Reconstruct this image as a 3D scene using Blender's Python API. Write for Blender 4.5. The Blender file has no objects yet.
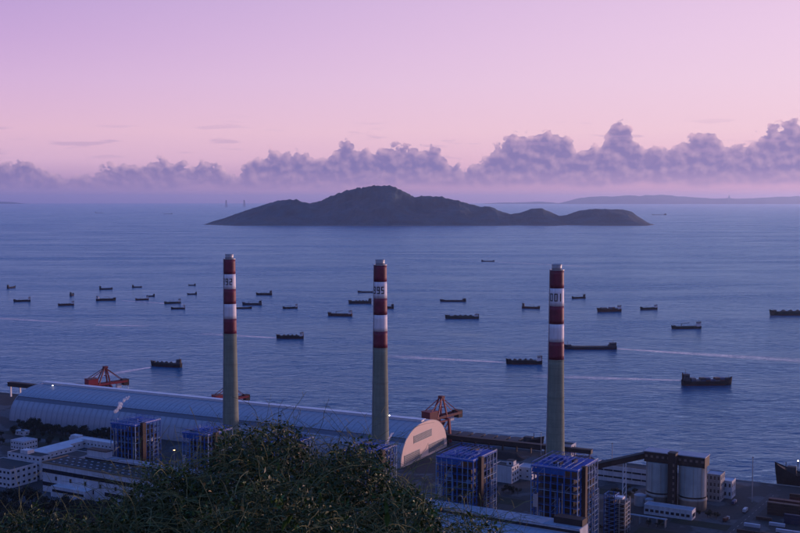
import bpy, math, random
from mathutils import Vector, Matrix, noise as mnoise
R = math.radians
sc = bpy.context.scene
col = sc.collection

# ------------------------------------------------------------------ camera
H = 265.0            # eye height above the sea
F = 1100.0           # focal length in photo pixels (photo 800 x 533)
HY = 200.0           # photo row of the eye level
PITCH = math.atan((266.5 - HY) / F)
cam_d = bpy.data.cameras.new('camera')
cam_d.sensor_width = 36.0
cam_d.lens = F / 800.0 * 36.0
cam_d.clip_start = 0.2
cam_d.clip_end = 300000.0
cam = bpy.data.objects.new('camera', cam_d)
cam.location = (0, 0, H)
cam.rotation_euler = (R(90) - PITCH, 0, 0)
col.objects.link(cam)
sc.camera = cam

# ------------------------------------------------------------------ render / exposure
sc.render.engine = 'CYCLES'
sc.cycles.use_denoising = True
sc.cycles.max_bounces = 6
sc.cycles.diffuse_bounces = 3
sc.cycles.glossy_bounces = 3
sc.cycles.transparent_max_bounces = 12
sc.cycles.volume_bounces = 1
sc.cycles.caustics_reflective = False
sc.cycles.caustics_refractive = False
sc.view_settings.view_transform = 'Standard'
sc.view_settings.look = 'None'
sc.view_settings.exposure = 0.0
sc.view_settings.gamma = 1.0
sc.view_settings.use_curve_mapping = False

SUN_AZ = 58.0        # degrees to the right of the view axis
SUN_EL = 2.6


def lin(r, g, b):
    def f(c):
        c /= 255.0
        return c / 12.92 if c <= 0.04045 else ((c + 0.055) / 1.055) ** 2.4
    return (f(r), f(g), f(b), 1.0)


class N:
    """tiny helper to write node arithmetic"""
    def __init__(self, tree):
        self.t = tree
        self.n = tree.nodes
        self.l = tree.links

    def node(self, typ, **kw):
        nd = self.n.new(typ)
        for k, v in kw.items():
            setattr(nd, k, v)
        return nd

    def put(self, sock, v):
        if hasattr(v, 'is_linked') or isinstance(v, bpy.types.NodeSocket):
            self.l.new(v, sock)
        else:
            sock.default_value = v

    def m(self, op, *args, clamp=False):
        nd = self.node('ShaderNodeMath', operation=op, use_clamp=clamp)
        for i, a in enumerate(args):
            self.put(nd.inputs[i], a)
        return nd.outputs[0]

    def rng(self, v, a, b, c, d, smooth=False):
        nd = self.node('ShaderNodeMapRange', interpolation_type='SMOOTHSTEP' if smooth else 'LINEAR')
        for i, a_ in enumerate((v, a, b, c, d)):
            self.put(nd.inputs[i], a_)
        return nd.outputs[0]

    def xyz(self, x, y, z):
        nd = self.node('ShaderNodeCombineXYZ')
        for i, a in enumerate((x, y, z)):
            self.put(nd.inputs[i], a)
        return nd.outputs[0]

    def noise(self, vec, scale, detail=4, rough=0.5, dist=0.0, lac=2.0, flat=False):
        nd = self.node('ShaderNodeTexNoise')
        if flat:
            nd.noise_dimensions = '2D'
        nd.inputs['Scale'].default_value = scale
        nd.inputs['Detail'].default_value = detail
        nd.inputs['Roughness'].default_value = rough
        nd.inputs['Distortion'].default_value = dist
        nd.inputs['Lacunarity'].default_value = lac
        if vec is not None:
            self.l.new(vec, nd.inputs['Vector'])
        return nd.outputs[0]

    def ramp(self, fac, stops, interp='LINEAR'):
        nd = self.node('ShaderNodeValToRGB')
        cr = nd.color_ramp
        cr.interpolation = interp
        while len(cr.elements) > 1:
            cr.elements.remove(cr.elements[-1])
        for i, (p, c) in enumerate(stops):
            e = cr.elements[0] if i == 0 else cr.elements.new(p)
            e.position = p
            e.color = c if len(c) == 4 else (*c, 1)
        self.put(nd.inputs[0], fac)
        return nd.outputs[0]

    def mix(self, fac, a, b, blend='MIX'):
        nd = self.node('ShaderNodeMix', data_type='RGBA', blend_type=blend)
        self.put(nd.inputs[0], fac)
        self.put(nd.inputs[6], a)
        self.put(nd.inputs[7], b)
        return nd.outputs[2]


# ------------------------------------------------------------------ world: dusk sky
world = bpy.data.worlds.new('World')
sc.world = world
world.use_nodes = True
wt = world.node_tree
wt.nodes.clear()
w = N(wt)
gen = w.node('ShaderNodeTexCoord').outputs['Generated']
sp = w.node('ShaderNodeSeparateXYZ')
w.l.new(gen, sp.inputs[0])
X, Y, Z = sp.outputs
elev = w.m('MULTIPLY', w.m('ARCSINE', Z), 57.29578)
azim = w.m('MULTIPLY', w.m('ARCTAN2', X, Y), 57.29578)
ep = w.m('MAXIMUM', elev, 0.0)
tt = w.m('SQRT', w.m('DIVIDE', ep, 90.0))


def tp(e):
    return math.sqrt(e / 90.0)


far_side = [(tp(0.0), lin(143, 126, 178)), (tp(0.6), lin(160, 137, 185)), (tp(1.1), lin(190, 156, 196)), (tp(2.0), lin(222, 182, 210)),
            (tp(3.5), lin(231, 189, 212)), (tp(6.0), lin(216, 180, 219)), (tp(8.0), lin(203, 169, 217)), (tp(10.3), lin(189, 160, 214)),
            (tp(16), lin(140, 142, 200)), (tp(28), lin(96, 126, 200)), (tp(50), lin(66, 110, 194)), (1.0, lin(54, 100, 186))]
sun_side = [(tp(0.0), lin(228, 172, 196)), (tp(0.6), lin(238, 178, 199)), (tp(1.1), lin(240, 184, 204)), (tp(2.0), lin(248, 198, 211)),
            (tp(3.5), lin(252, 214, 223)), (tp(6.0), lin(251, 219, 233)), (tp(8.0), lin(250, 218, 237)), (tp(10.3), lin(246, 213, 237)),
            (tp(16), lin(172, 160, 208)), (tp(28), lin(100, 128, 200)), (tp(50), lin(66, 110, 194)), (1.0, lin(54, 100, 186))]
cz = w.m('COSINE', w.m('MULTIPLY', w.m('SUBTRACT', azim, SUN_AZ), math.pi / 180))
sunf = w.rng(cz, 0.2, 1.0, 0.0, 1.0)
# the side of the sky away from the sunset is already in the blue shadow of the earth
anti_side = [(tp(0.0), lin(128, 126, 170)), (tp(2.0), lin(138, 132, 178)), (tp(6.0), lin(152, 141, 190)), (tp(12.0), lin(138, 137, 194)), (tp(20), lin(106, 126, 196)),
             (tp(35), lin(78, 116, 196)), (tp(60), lin(60, 104, 190)), (1.0, lin(54, 100, 186))]
antif = w.rng(cz, 0.15, -0.55, 0.0, 1.0, True)
sky = w.mix(sunf, w.ramp(tt, far_side), w.ramp(tt, sun_side))
sky = w.mix(antif, sky, w.ramp(tt, anti_side))

# cloud bank along the horizon: billows piled up to a height that varies with bearing
TOPS = [(0, 169), (20, 164), (38, 171), (60, 178), (92, 175), (125, 166), (148, 170), (165, 161), (190, 166), (212, 165), (238, 177),
        (252, 161), (280, 155), (300, 156), (330, 160), (345, 141), (357, 152), (380, 152), (402, 147), (432, 150), (464, 172), (480, 163),
        (500, 145), (522, 137), (545, 136), (562, 139), (582, 153), (600, 151), (610, 126), (624, 126), (638, 150), (668, 156), (690, 141),
        (706, 135), (726, 150), (745, 151), (764, 135), (785, 130), (800, 132)]
cv = w.node('ShaderNodeFloatCurve')
mp = cv.mapping
mp.use_clip = False
cu = mp.curves[0]
pts = []
for px, py in TOPS:
    a = math.degrees(math.atan((px - 400) / F))
    pts.append(((a + 21) / 42, (HY - py + (-1 if px < 240 else 0)) / F * 57.29578 / 5.0))
while len(cu.points) > 2:
    cu.points.remove(cu.points[-1])
cu.points[0].location = pts[0]
cu.points[1].location = pts[-1]
for p in pts[1:-1]:
    cu.points.new(*p)
for p in cu.points:
    p.handle_type = 'VECTOR'
mp.update()
w.put(cv.inputs['Value'], w.m('DIVIDE', w.m('PINGPONG', w.m('ADD', azim, 21.0), 42.0), 42.0))
top = w.m('MULTIPLY', cv.outputs[0], 5.0)


def cloud_density(da, de):
    a = w.m('ADD', azim, da)
    e = w.m('ADD', elev, de)
    v = w.xyz(a, w.m('MULTIPLY', e, 1.15), 3.7)
    n1 = w.noise(v, 1.25, 7, 0.55, flat=True)
    vo = w.node('ShaderNodeTexVoronoi', feature='SMOOTH_F1', voronoi_dimensions='2D')
    vo.inputs['Scale'].default_value = 2.3
    vo.inputs['Smoothness'].default_value = 0.25
    vo.inputs['Detail'].default_value = 0.0
    vo.inputs['Roughness'].default_value = 0.5
    w.l.new(v, vo.inputs['Vector'])
    puff = w.m('SUBTRACT', 0.5, vo.outputs['Distance'])
    d = w.m('MULTIPLY', w.m('SUBTRACT', w.m('ADD', top, 0.13), e), 0.95)
    d = w.m('ADD', d, w.m('MULTIPLY', w.m('SUBTRACT', n1, 0.5), 1.45))
    d = w.m('ADD', d, w.m('MULTIPLY', puff, 0.42))
    return d


d0 = cloud_density(0.0, 0.0)
d1 = cloud_density(0.18, 0.24)
alpha = w.rng(d0, 0.0, 0.15, 0.0, 1.0, True)
low = w.rng(w.m('SUBTRACT', w.m('ADD', elev, w.m('MULTIPLY', w.noise(w.xyz(azim, 0.0, 0.0), 0.35, 3, 0.5, flat=True), 0.7)), w.m('MULTIPLY', sunf, 0.30)), 0.72, 1.12, 0.0, 1.0, True)
alpha = w.m('MULTIPLY', w.m('MULTIPLY', alpha, low), 0.93)
lit = w.rng(w.m('SUBTRACT', d0, d1), 0.05, 0.75, 0.0, 1.0)
thin = w.rng(d0, 0.0, 0.75, 1.0, 0.0)
body = w.mix(sunf, lin(110, 106, 166), lin(136, 122, 176))
edge = w.mix(sunf, lin(230, 186, 208), lin(246, 200, 214))
litf = w.m('ADD', w.m('MULTIPLY', lit, w.m('ADD', 0.34, w.m('MULTIPLY', thin, 0.6))), w.m('MULTIPLY', w.m('POWER', thin, 2.0), 0.28), clamp=True)
ccol = w.mix(litf, body, edge)
ccol = w.mix(antif, ccol, lin(84, 92, 150))
# lower part of the bank dissolves into the lilac horizon air
basef = w.rng(elev, 0.4, 1.6, 0.6, 0.0)
ccol = w.mix(basef, ccol, sky)
sky = w.mix(alpha, sky, ccol)
# thin flat streaks drifting above the bank
sv = w.xyz(w.m('MULTIPLY', azim, 0.28), w.m('MULTIPLY', elev, 2.6), 9.1)
sn = w.noise(sv, 1.0, 3, 0.5, flat=True)
band = w.m('MULTIPLY', w.rng(elev, 1.9, 2.4, 0, 1, True), w.rng(elev, 3.0, 4.6, 1, 0, True))
sa = w.m('MULTIPLY', w.m('MULTIPLY', w.rng(sn, 0.60, 0.72, 0, 1, True), band), 0.36)
sky = w.mix(sa, sky, w.mix(sunf, lin(170, 146, 190), lin(196, 160, 196)))
world.cycles.sampling_method = 'MANUAL'
world.cycles.sample_map_resolution = 512
bg = w.node('ShaderNodeBackground')
bg.inputs['Strength'].default_value = 1.0
w.l.new(sky, bg.inputs['Color'])
wo = w.node('ShaderNodeOutputWorld')
w.l.new(bg.outputs[0], wo.inputs['Surface'])

# ------------------------------------------------------------------ sun, just above the horizon out of frame to the right
sd = bpy.data.lights.new('sun', 'SUN')
sd.energy = 3.2
sd.angle = R(4.0)
sd.color = (1.0, 0.60, 0.54)
sun = bpy.data.objects.new('sun', sd)
dirv = Vector((math.sin(R(SUN_AZ)) * math.cos(R(SUN_EL)), math.cos(R(SUN_AZ)) * math.cos(R(SUN_EL)), math.sin(R(SUN_EL))))
sun.rotation_euler = dirv.to_track_quat('Z', 'Y').to_euler()
sun.location = dirv * 2000
col.objects.link(sun)


# ------------------------------------------------------------------ helpers
def ray(px, py):
    d = Vector(((px - 400) / F, 1.0, 0)) if False else None
    x = (px - 400) / F
    yv = (266.5 - py) / F
    c, s = math.cos(PITCH), math.sin(PITCH)
    return Vector((x, c + yv * s, -s + yv * c))


def at(px, py, z=0.0):
    """point on the level z seen at a photo pixel"""
    d = ray(px, py)
    k = (z - H) / d.z
    return Vector((d.x * k, d.y * k, z))


def atY(px, py, y):
    d = ray(px, py)
    k = y / d.y
    return Vector((d.x * k, y, H + d.z * k))


class MB:
    def __init__(self):
        self.v = []
        self.f = []

    def add(self, vs, fs):
        o = len(self.v)
        self.v += [tuple(p) for p in vs]
        self.f += [tuple(i + o for i in f) for f in fs]
        return self

    def box(self, x0, y0, z0, x1, y1, z1):
        return self.add([(x0, y0, z0), (x1, y0, z0), (x1, y1, z0), (x0, y1, z0), (x0, y0, z1), (x1, y0, z1), (x1, y1, z1), (x0, y1, z1)],
                        [(0, 3, 2, 1), (4, 5, 6, 7), (0, 1, 5, 4), (1, 2, 6, 5), (2, 3, 7, 6), (3, 0, 4, 7)])

    def bar(self, a, b, wx, wy=None):
        """square bar between two points"""
        wy = wy or wx
        a, b = Vector(a), Vector(b)
        d = (b - a).normalized()
        up = Vector((0, 0, 1)) if abs(d.z) < 0.95 else Vector((0, 1, 0))
        s = d.cross(up).normalized() * wx / 2
        t = s.cross(d).normalized() * wy / 2
        vs = [a - s - t, a + s - t, a + s + t, a - s + t, b - s - t, b + s - t, b + s + t, b - s + t]
        return self.add(vs, [(0, 1, 2, 3), (7, 6, 5, 4), (0, 4, 5, 1), (1, 5, 6, 2), (2, 6, 7, 3), (3, 7, 4, 0)])

    def tube(self, pts, rad, seg=6, caps=True):
        vs, fs = [], []
        n = len(pts)
        pts = [Vector(p) for p in pts]
        for i, p in enumerate(pts):
            d = (pts[min(i + 1, n - 1)] - pts[max(i - 1, 0)]).normalized()
            up = Vector((0, 0, 1)) if abs(d.z) < 0.9 else Vector((0, 1, 0))
            s = d.cross(up).normalized()
            t = s.cross(d)
            r = rad[i] if isinstance(rad, (list, tuple)) else rad
            for k in range(seg):
                a = 2 * math.pi * k / seg
                vs.append(p + (s * math.cos(a) + t * math.sin(a)) * r)
        for i in range(n - 1):
            for k in range(seg):
                k2 = (k + 1) % seg
                fs.append((i * seg + k, i * seg + k2, (i + 1) * seg + k2, (i + 1) * seg + k))
        if caps:
            fs.append(tuple(range(seg - 1, -1, -1)))
            fs.append(tuple((n - 1) * seg + k for k in range(seg)))
        return self.add(vs, fs)

    def lathe(self, prof, seg=32, cx=0, cy=0, cap=True):
        vs, fs = [], []
        for r, z in prof:
            for k in range(seg):
                a = 2 * math.pi * k / seg
                vs.append((cx + r * math.cos(a), cy + r * math.sin(a), z))
        n = len(prof)
        for i in range(n - 1):
            for k in range(seg):
                k2 = (k + 1) % seg
                fs.append((i * seg + k, i * seg + k2, (i + 1) * seg + k2, (i + 1) * seg + k))
        if cap:
            fs.append(tuple(range(seg - 1, -1, -1)))
            fs.append(tuple((n - 1) * seg + k for k in range(seg)))
        return self.add(vs, fs)

    def prism(self, poly, z0, z1):
        n = len(poly)
        vs = [(x, y, z0) for x, y in poly] + [(x, y, z1) for x, y in poly]
        fs = [tuple(range(n - 1, -1, -1)), tuple(range(n, 2 * n))]
        fs += [(i, (i + 1) % n, n + (i + 1) % n, n + i) for i in range(n)]
        return self.add(vs, fs)

    def mesh(self, name, mat=None, smooth=False):
        me = bpy.data.meshes.new(name)
        me.from_pydata(self.v, [], self.f)
        if mat:
            me.materials.append(mat)
        if smooth:
            me.polygons.foreach_set('use_smooth', [True] * len(me.polygons))
        me.update()
        return me

    def build(self, name, mat, parent=None, smooth=False):
        return link(name, self.mesh(name, mat, smooth), parent)


def link(name, me, parent=None, loc=None, rot=None):
    o = bpy.data.objects.new(name, me)
    col.objects.link(o)
    if parent:
        o.parent = parent
    if loc is not None:
        o.location = loc
    if rot is not None:
        o.rotation_euler = rot
    return o


def tag(o, label=None, cat=None, group=None, kind=None):
    if label:
        o['label'] = label
    if cat:
        o['category'] = cat
    if group:
        o['group'] = group
    if kind:
        o['kind'] = kind
    return o


def thing(name, label, cat, loc=(0, 0, 0), rz=0.0, group=None):
    o = bpy.data.objects.new(name, None)
    o.empty_display_size = 1.0
    col.objects.link(o)
    o.location = loc
    o.rotation_euler = (0, 0, rz)
    return tag(o, label, cat, group)


KIDS = {}


def copy_tree(o, parent=None):
    c = o.copy()
    col.objects.link(c)
    c.parent = parent
    for ch in [q for q in o.children]:
        copy_tree(ch, c)
    return c


MATS = {}


def mat(name, c, rough=0.7, var=0.25, scale=0.3, metal=0.0, bump=0.0, bscale=None, streak=False, spec=0.5, c2=None):
    """procedural surface: base colour broken up by noise; optional vertical rain streaks and relief"""
    if name in MATS:
        return MATS[name]
    m = bpy.data.materials.new(name)
    m.use_nodes = True
    t = N(m.node_tree)
    b = m.node_tree.nodes['Principled BSDF']
    co = t.node('ShaderNodeTexCoord').outputs['Object']
    n1 = t.noise(co, scale, 6, 0.6)
    f = t.rng(n1, 0.3, 0.7, 0.0, 1.0)
    dark = tuple(x * (1 - var) for x in c)
    light = c2 if c2 else tuple(min(1, x * (1 + var * 0.6)) for x in c)
    colr = t.mix(f, (*dark, 1), (*light, 1))
    if streak:
        mpn = t.node('ShaderNodeMapping')
        mpn.inputs['Scale'].default_value = (1.0, 1.0, 0.06)
        t.l.new(co, mpn.inputs['Vector'])
        n2 = t.noise(mpn.outputs[0], scale * 4, 5, 0.65)
        colr = t.mix(t.rng(n2, 0.42, 0.75, 0.0, 0.55), colr, (*(x * 0.45 for x in c), 1))
    t.l.new(colr, b.inputs['Base Color'])
    b.inputs['Roughness'].default_value = rough
    b.inputs['Metallic'].default_value = metal
    b.inputs['Specular IOR Level'].default_value = spec
    if bump:
        bn = t.node('ShaderNodeBump')
        bn.inputs['Strength'].default_value = bump
        bn.inputs['Distance'].default_value = 1.0 / (bscale or scale * 5)
        t.l.new(t.noise(co, bscale or scale * 5, 5, 0.6), bn.inputs['Height'])
        t.l.new(bn.outputs[0], b.inputs['Normal'])
    MATS[name] = m
    return m


def emit(name, c, s):
    if name in MATS:
        return MATS[name]
    m = bpy.data.materials.new(name)
    m.use_nodes = True
    b = m.node_tree.nodes['Principled BSDF']
    b.inputs['Base Color'].default_value = (*c, 1)
    b.inputs['Emission Color'].default_value = (*c, 1)
    b.inputs['Emission Strength'].default_value = s
    MATS[name] = m
    return m


def sstep(a, b, x):
    t = max(0.0, min(1.0, (x - a) / (b - a)))
    return t * t * (3 - 2 * t)


def interp(tab, x):
    if x <= tab[0][0]:
        return tab[0][1]
    for (x0, y0), (x1, y1) in zip(tab, tab[1:]):
        if x <= x1:
            k = (x - x0) / (x1 - x0)
            return y0 + (y1 - y0) * k
    return tab[-1][1]


# ------------------------------------------------------------------ sea
def sea_material():
    m = bpy.data.materials.new('sea_water')
    m.use_nodes = True
    t = N(m.node_tree)
    b = m.node_tree.nodes['Principled BSDF']
    geo = t.node('ShaderNodeNewGeometry').outputs['Position']
    # current bands: wide streaks of calmer and rougher water
    mpn = t.node('ShaderNodeMapping')
    mpn.inputs['Rotation'].default_value = (0, 0, R(12))
    mpn.inputs['Scale'].default_value = (0.0009, 0.004, 1)
    t.l.new(geo, mpn.inputs['Vector'])
    big = t.noise(mpn.outputs[0], 1.0, 5, 0.6, 0.6, flat=True)
    mp2 = t.node('ShaderNodeMapping')
    mp2.inputs['Rotation'].default_value = (0, 0, R(-9))
    mp2.inputs['Scale'].default_value = (0.006, 0.030, 1)
    t.l.new(geo, mp2.inputs['Vector'])
    mid = t.noise(mp2.outputs[0], 1.0, 4, 0.6, 0.3, flat=True)
    calm = t.rng(t.m('ADD', t.m('MULTIPLY', big, 0.6), t.m('MULTIPLY', mid, 0.4)), 0.36, 0.64, 0.0, 1.0)
    # wind waves
    mp3 = t.node('ShaderNodeMapping')
    mp3.inputs['Rotation'].default_value = (0, 0, R(14))
    mp3.inputs['Scale'].default_value = (0.055, 0.085, 1)
    t.l.new(geo, mp3.inputs['Vector'])
    w1 = t.noise(mp3.outputs[0], 1.0, 5, 0.60, 0.4, flat=True)
    mp4 = t.node('ShaderNodeMapping')
    mp4.inputs['Rotation'].default_value = (0, 0, R(-22))
    mp4.inputs['Scale'].default_value = (0.016, 0.026, 1)
    t.l.new(geo, mp4.inputs['Vector'])
    w2 = t.noise(mp4.outputs[0], 1.0, 3, 0.5, 0.3, flat=True)
    hgt = t.m('ADD', t.m('MULTIPLY', w1, 4.8), t.m('MULTIPLY', w2, 7.0))
    bn = t.node('ShaderNodeBump')
    t.l.new(t.rng(calm, 0, 1, 0.40, 1.0), bn.inputs['Strength'])
    bn.inputs['Distance'].default_value = 1.0
    t.l.new(hgt, bn.inputs['Height'])
    m.node_tree.nodes.remove(b)
    df = t.node('ShaderNodeBsdfDiffuse')
    df.inputs['Color'].default_value = (0.010, 0.088, 0.20, 1)
    gl = t.node('ShaderNodeBsdfGlossy')
    gl.inputs['Color'].default_value = (0.53, 0.85, 1.0, 1)
    t.l.new(t.rng(calm, 0, 1, 0.16, 0.30), gl.inputs['Roughness'])
    fr = t.node('ShaderNodeFresnel')
    fr.inputs['IOR'].default_value = 1.333
    for nd in (df, gl, fr):
        t.l.new(bn.outputs[0], nd.inputs['Normal'])
    mx = t.node('ShaderNodeMixShader')
    t.l.new(t.m('MULTIPLY', fr.outputs[0], 0.85), mx.inputs[0])
    t.l.new(df.outputs[0], mx.inputs[1])
    t.l.new(gl.outputs[0], mx.inputs[2])
    t.l.new(mx.outputs[0], m.node_tree.nodes['Material Output'].inputs['Surface'])
    return m


SEA_R = 90000.0
ring = MB()
vs = [(SEA_R * math.cos(2 * math.pi * k / 256), SEA_R * math.sin(2 * math.pi * k / 256), 0) for k in range(256)]
ring.add(vs, [tuple(range(256))])
sea = tag(ring.build('sea', sea_material()), kind='structure')

# ------------------------------------------------------------------ island and far hills
FOREST = mat('forest_cover', (0.014, 0.042, 0.032), 0.9, 0.5, 0.004, bump=0.8, bscale=0.03)


def ridge_land(name, prof, base_y, depth, m, nx, ny, seed, rough=0.28, Yd=None):
    """hill range whose crest follows a table of photo points; real depth and slopes on both sides"""
    x0, x1 = prof[0][0], prof[-1][0]
    Yc = Yd or at(400, base_y, 0).y
    vs, fs = [], []
    for i in range(nx + 1):
        px = x0 + (x1 - x0) * i / nx
        p = atY(px, interp(prof, px), Yc)
        zt = max(p.z, 0.0)
        zt *= 1 + (0.05 if Yc < 20000 else 0.11) * mnoise.fractal(Vector((px * (0.25 if Yc < 20000 else 0.12), seed, 0)), 1.0, 2.0, 5)
        wander = depth * 0.22 * mnoise.noise(Vector((px * 0.02, seed + 3, 0)))
        wd = depth * (0.35 + 0.65 * min(1, zt / 160.0))
        for j in range(ny + 1):
            q = j / ny * 2 - 1
            yy = Yc + wander * (1 - abs(q)) + q * wd
            cs = (1 - abs(q)) ** (1.15)
            nn = mnoise.fractal(Vector((p.x * 0.0022, yy * 0.0022, seed)), 1.0, 2.1, 6)
            z = zt * (cs * (1 - rough * (1 - cs)) + rough * 1.6 * nn * min(1, abs(q) * 4) * (1 - abs(q)))
            xs = p.x * (yy / Yc) if False else p.x
            vs.append((xs, yy, z - 2.0 * abs(q) ** 6))
    for i in range(nx):
        for j in range(ny):
            a = i * (ny + 1) + j
            fs.append((a, a + ny + 1, a + ny + 2, a + 1))
    o = MB().add(vs, fs).build(name, m, smooth=True)
    return o


ISL = [(207, 223.5), (213, 221), (222, 218.5), (235, 214), (250, 209), (262, 205.5), (275, 201.5), (285, 199.8), (295, 200), (308, 203), (318, 202),
       (330, 196.5), (345, 191), (360, 187.5), (375, 186), (387, 185.3), (395, 187), (405, 192), (415, 197.2), (425, 195.8), (440, 196.5),
       (455, 200), (470, 204), (480, 206.6), (490, 206.4), (500, 211), (510, 214), (520, 212.5), (530, 208.7), (540, 208), (552, 212.5),
       (560, 216), (568, 215), (580, 210.5), (595, 208.8), (610, 209.2), (625, 209.6), (632, 211.5), (639, 216.5), (648, 222.5)]
ISLM = mat('island_forest_blue_light', (0.008, 0.056, 0.074), 0.9, 0.6, 0.006, bump=0.35, bscale=0.012)  # forest colour with blue light and haze put into it
it = N(ISLM.node_tree)
ib = ISLM.node_tree.nodes['Principled BSDF']
old = ib.inputs['Base Color'].links[0].from_socket
ipos = it.node('ShaderNodeNewGeometry').outputs['Position']
isep = it.node('ShaderNodeSeparateXYZ')
it.l.new(ipos, isep.inputs[0])
shore = it.rng(it.m('ADD', isep.outputs[2], it.m('MULTIPLY', it.noise(ipos, 0.012, 4, 0.6), 16)), 10.0, 15.0, 1.0, 0.0)
bare = it.rng(it.noise(ipos, 0.004, 5, 0.6), 0.62, 0.70, 0.0, 0.5)
it.l.new(it.mix(shore, it.mix(bare, old, (0.05, 0.06, 0.045, 1)), (0.16, 0.14, 0.12, 1)), ib.inputs['Base Color'])
tag(ridge_land('island', ISL, 224.0, 900, ISLM, 300, 50, 5.0), 'long dark wooded island with a central peak out in the sea', 'island', kind='structure')
HL = [(556, 204), (566, 201.5), (575, 199), (588, 197), (600, 196.2), (614, 196.5), (628, 195.2), (640, 196.1), (655, 194.8), (668, 195.2), (682, 196.4), (700, 197.6),
      (714, 198.6), (728, 198.2), (742, 198.6), (758, 198), (775, 196.8), (800, 196.3), (840, 196), (900, 197), (960, 200), (1000, 205)]
tag(ridge_land('far_hills', HL, 206, 2600, FOREST, 140, 24, 11.0, Yd=76000), kind='structure')
HL2 = [(-140, 206), (-90, 203), (-40, 201.2), (0, 201.6), (10, 202), (20, 203), (28, 204.5), (34, 207)]
tag(ridge_land('far_hills', HL2, 206, 1800, FOREST, 60, 16, 17.0, Yd=76000), kind='structure')
HL3 = [(472, 205.5), (484, 203.4), (500, 202.6), (520, 202.4), (540, 201.6), (552, 202.4), (568, 204.5), (580, 206)]
tag(ridge_land('far_hills', HL3, 206, 1800, FOREST, 60, 16, 23.0, Yd=78000), kind='structure')

# ================================================================== LAND
US = Vector((0.892, -0.452, 0))        # along the coal shed
NS = Vector((0.452, 0.892, 0))         # from the shed towards the sea
U = Vector((0.866, -0.5, 0))           # along the boiler row
NN = Vector((0.5, 0.866, 0))
ROT = R(-30)
ROTS = math.atan2(-0.452, 0.892)
G0 = 4.0                               # level of the works
SH0 = Vector((25, 1105, 0))            # right end of the shed axis


def P(s, t, z=0.0):
    return SH0 + US * s + NS * t + Vector((0, 0, z))


def ground_material():
    m = bpy.data.materials.new('works_ground')
    m.use_nodes = True
    t = N(m.node_tree)
    b = m.node_tree.nodes['Principled BSDF']
    pos = t.node('ShaderNodeNewGeometry').outputs['Position']
    n1 = t.noise(pos, 0.018, 5, 0.6)
    n2 = t.noise(pos, 0.25, 5, 0.65)
    asph = t.mix(t.rng(n2, 0.3, 0.7, 0, 1), (0.010, 0.014, 0.017, 1), (0.024, 0.030, 0.034, 1))
    conc = t.mix(t.rng(n2, 0.3, 0.7, 0, 1), (0.045, 0.056, 0.064, 1), (0.080, 0.096, 0.108, 1))
    t.l.new(t.mix(t.rng(n1, 0.52, 0.56, 0, 1), asph, conc), b.inputs['Base Color'])
    b.inputs['Roughness'].default_value = 0.85
    return m


gp = MB()
poly = [P(-1200, 80), P(150, 80), P(172, 50), P(1100, 50), P(1100, -900), P(-1200, -900)]
gp.prism([(p.x, p.y) for p in reversed(poly)], -1.2, G0)
tag(gp.build('works_ground', ground_material()), kind='structure')
# quay edge coping
CONC = mat('concrete', (0.30, 0.30, 0.29), 0.85, 0.25, 0.2, streak=True)
q = MB()
for a, b_ in ((P(-1200, 79.2), P(150, 79.2)), (P(172.6, 49.2), P(1100, 49.2))):
    q.bar(a + Vector((0, 0, G0 + 0.2)), b_ + Vector((0, 0, G0 + 0.2)), 1.4, 0.5)
tag(q.build('quay_kerb', CONC), kind='structure')


def hill_z(x, y):
    if y < 0:
        z = 263.2 + 0.02 * y
    elif y < 10:
        z = 263.2 - 0.17 * y
    else:
        z = 261.5 - 0.50 * (y - 10) + 0.00016 * (y - 10) ** 2
    z -= 0.10 * max(0, abs(x) - 60) * (1 if y < 200 else 0.2)
    left = sstep(-190, -260, x)
    foot = 46 * (1 - sstep(560, 925, y)) + 3.5
    rt = 30 * (1 - sstep(520, 800, y))
    z = max(z, left * foot + (1 - left) * rt - 3)
    if y > 12:
        z += 2.2 * mnoise.fractal(Vector((x * 0.02, y * 0.02, 1.0)), 1.0, 2.0, 4) * min(1, (y - 12) / 60)
    return z


hb = MB()
ys = [-200, -80, -30, -10, -4, 0, 3, 5, 7, 9, 12, 16, 22, 30, 45, 65, 90, 120, 160] + list(range(200, 980, 26))
xs = [-900, -700, -560] + list(range(-460, 461, 20)) + [560, 700, 900]
xs = sorted(set(xs + [-8, -4, -2, 2, 4, 8]))
vs = [(x, y, hill_z(x, y)) for y in ys for x in xs]
fs = []
nx = len(xs)
for j in range(len(ys) - 1):
    for i in range(nx - 1):
        a = j * nx + i
        fs.append((a, a + 1, a + nx + 1, a + nx))
HILLM = mat('hillside_soil', (0.012, 0.018, 0.008), 0.95, 0.5, 0.08, bump=0.5, bscale=0.6)
tag(hb.add(vs, fs).build('hillside', HILLM, smooth=True), kind='structure')

# grass plots inside the works
GRASS = mat('lawn', (0.010, 0.020, 0.008), 0.95, 0.5, 0.15)
for k, (px, py, wd, dp, rz) in enumerate([(700, 524, 46, 16, -30), (560, 492, 50, 22, -30), (622, 494, 52, 18, -30), (30, 445, 60, 30, -30), (48, 436, 120, 26, -27),
                                          (500, 500, 40, 20, -30), (655, 533, 30, 20, -30)]):
    p = at(px, py, G0)
    o = MB().box(-wd / 2, -dp / 2, -0.3, wd / 2, dp / 2, 0.06 + 0.004 * k).build('grass_plot', GRASS)
    o.location = (p.x, p.y, G0)
    o.rotation_euler = (0, 0, R(rz))
    tag(o, kind='structure')

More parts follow.
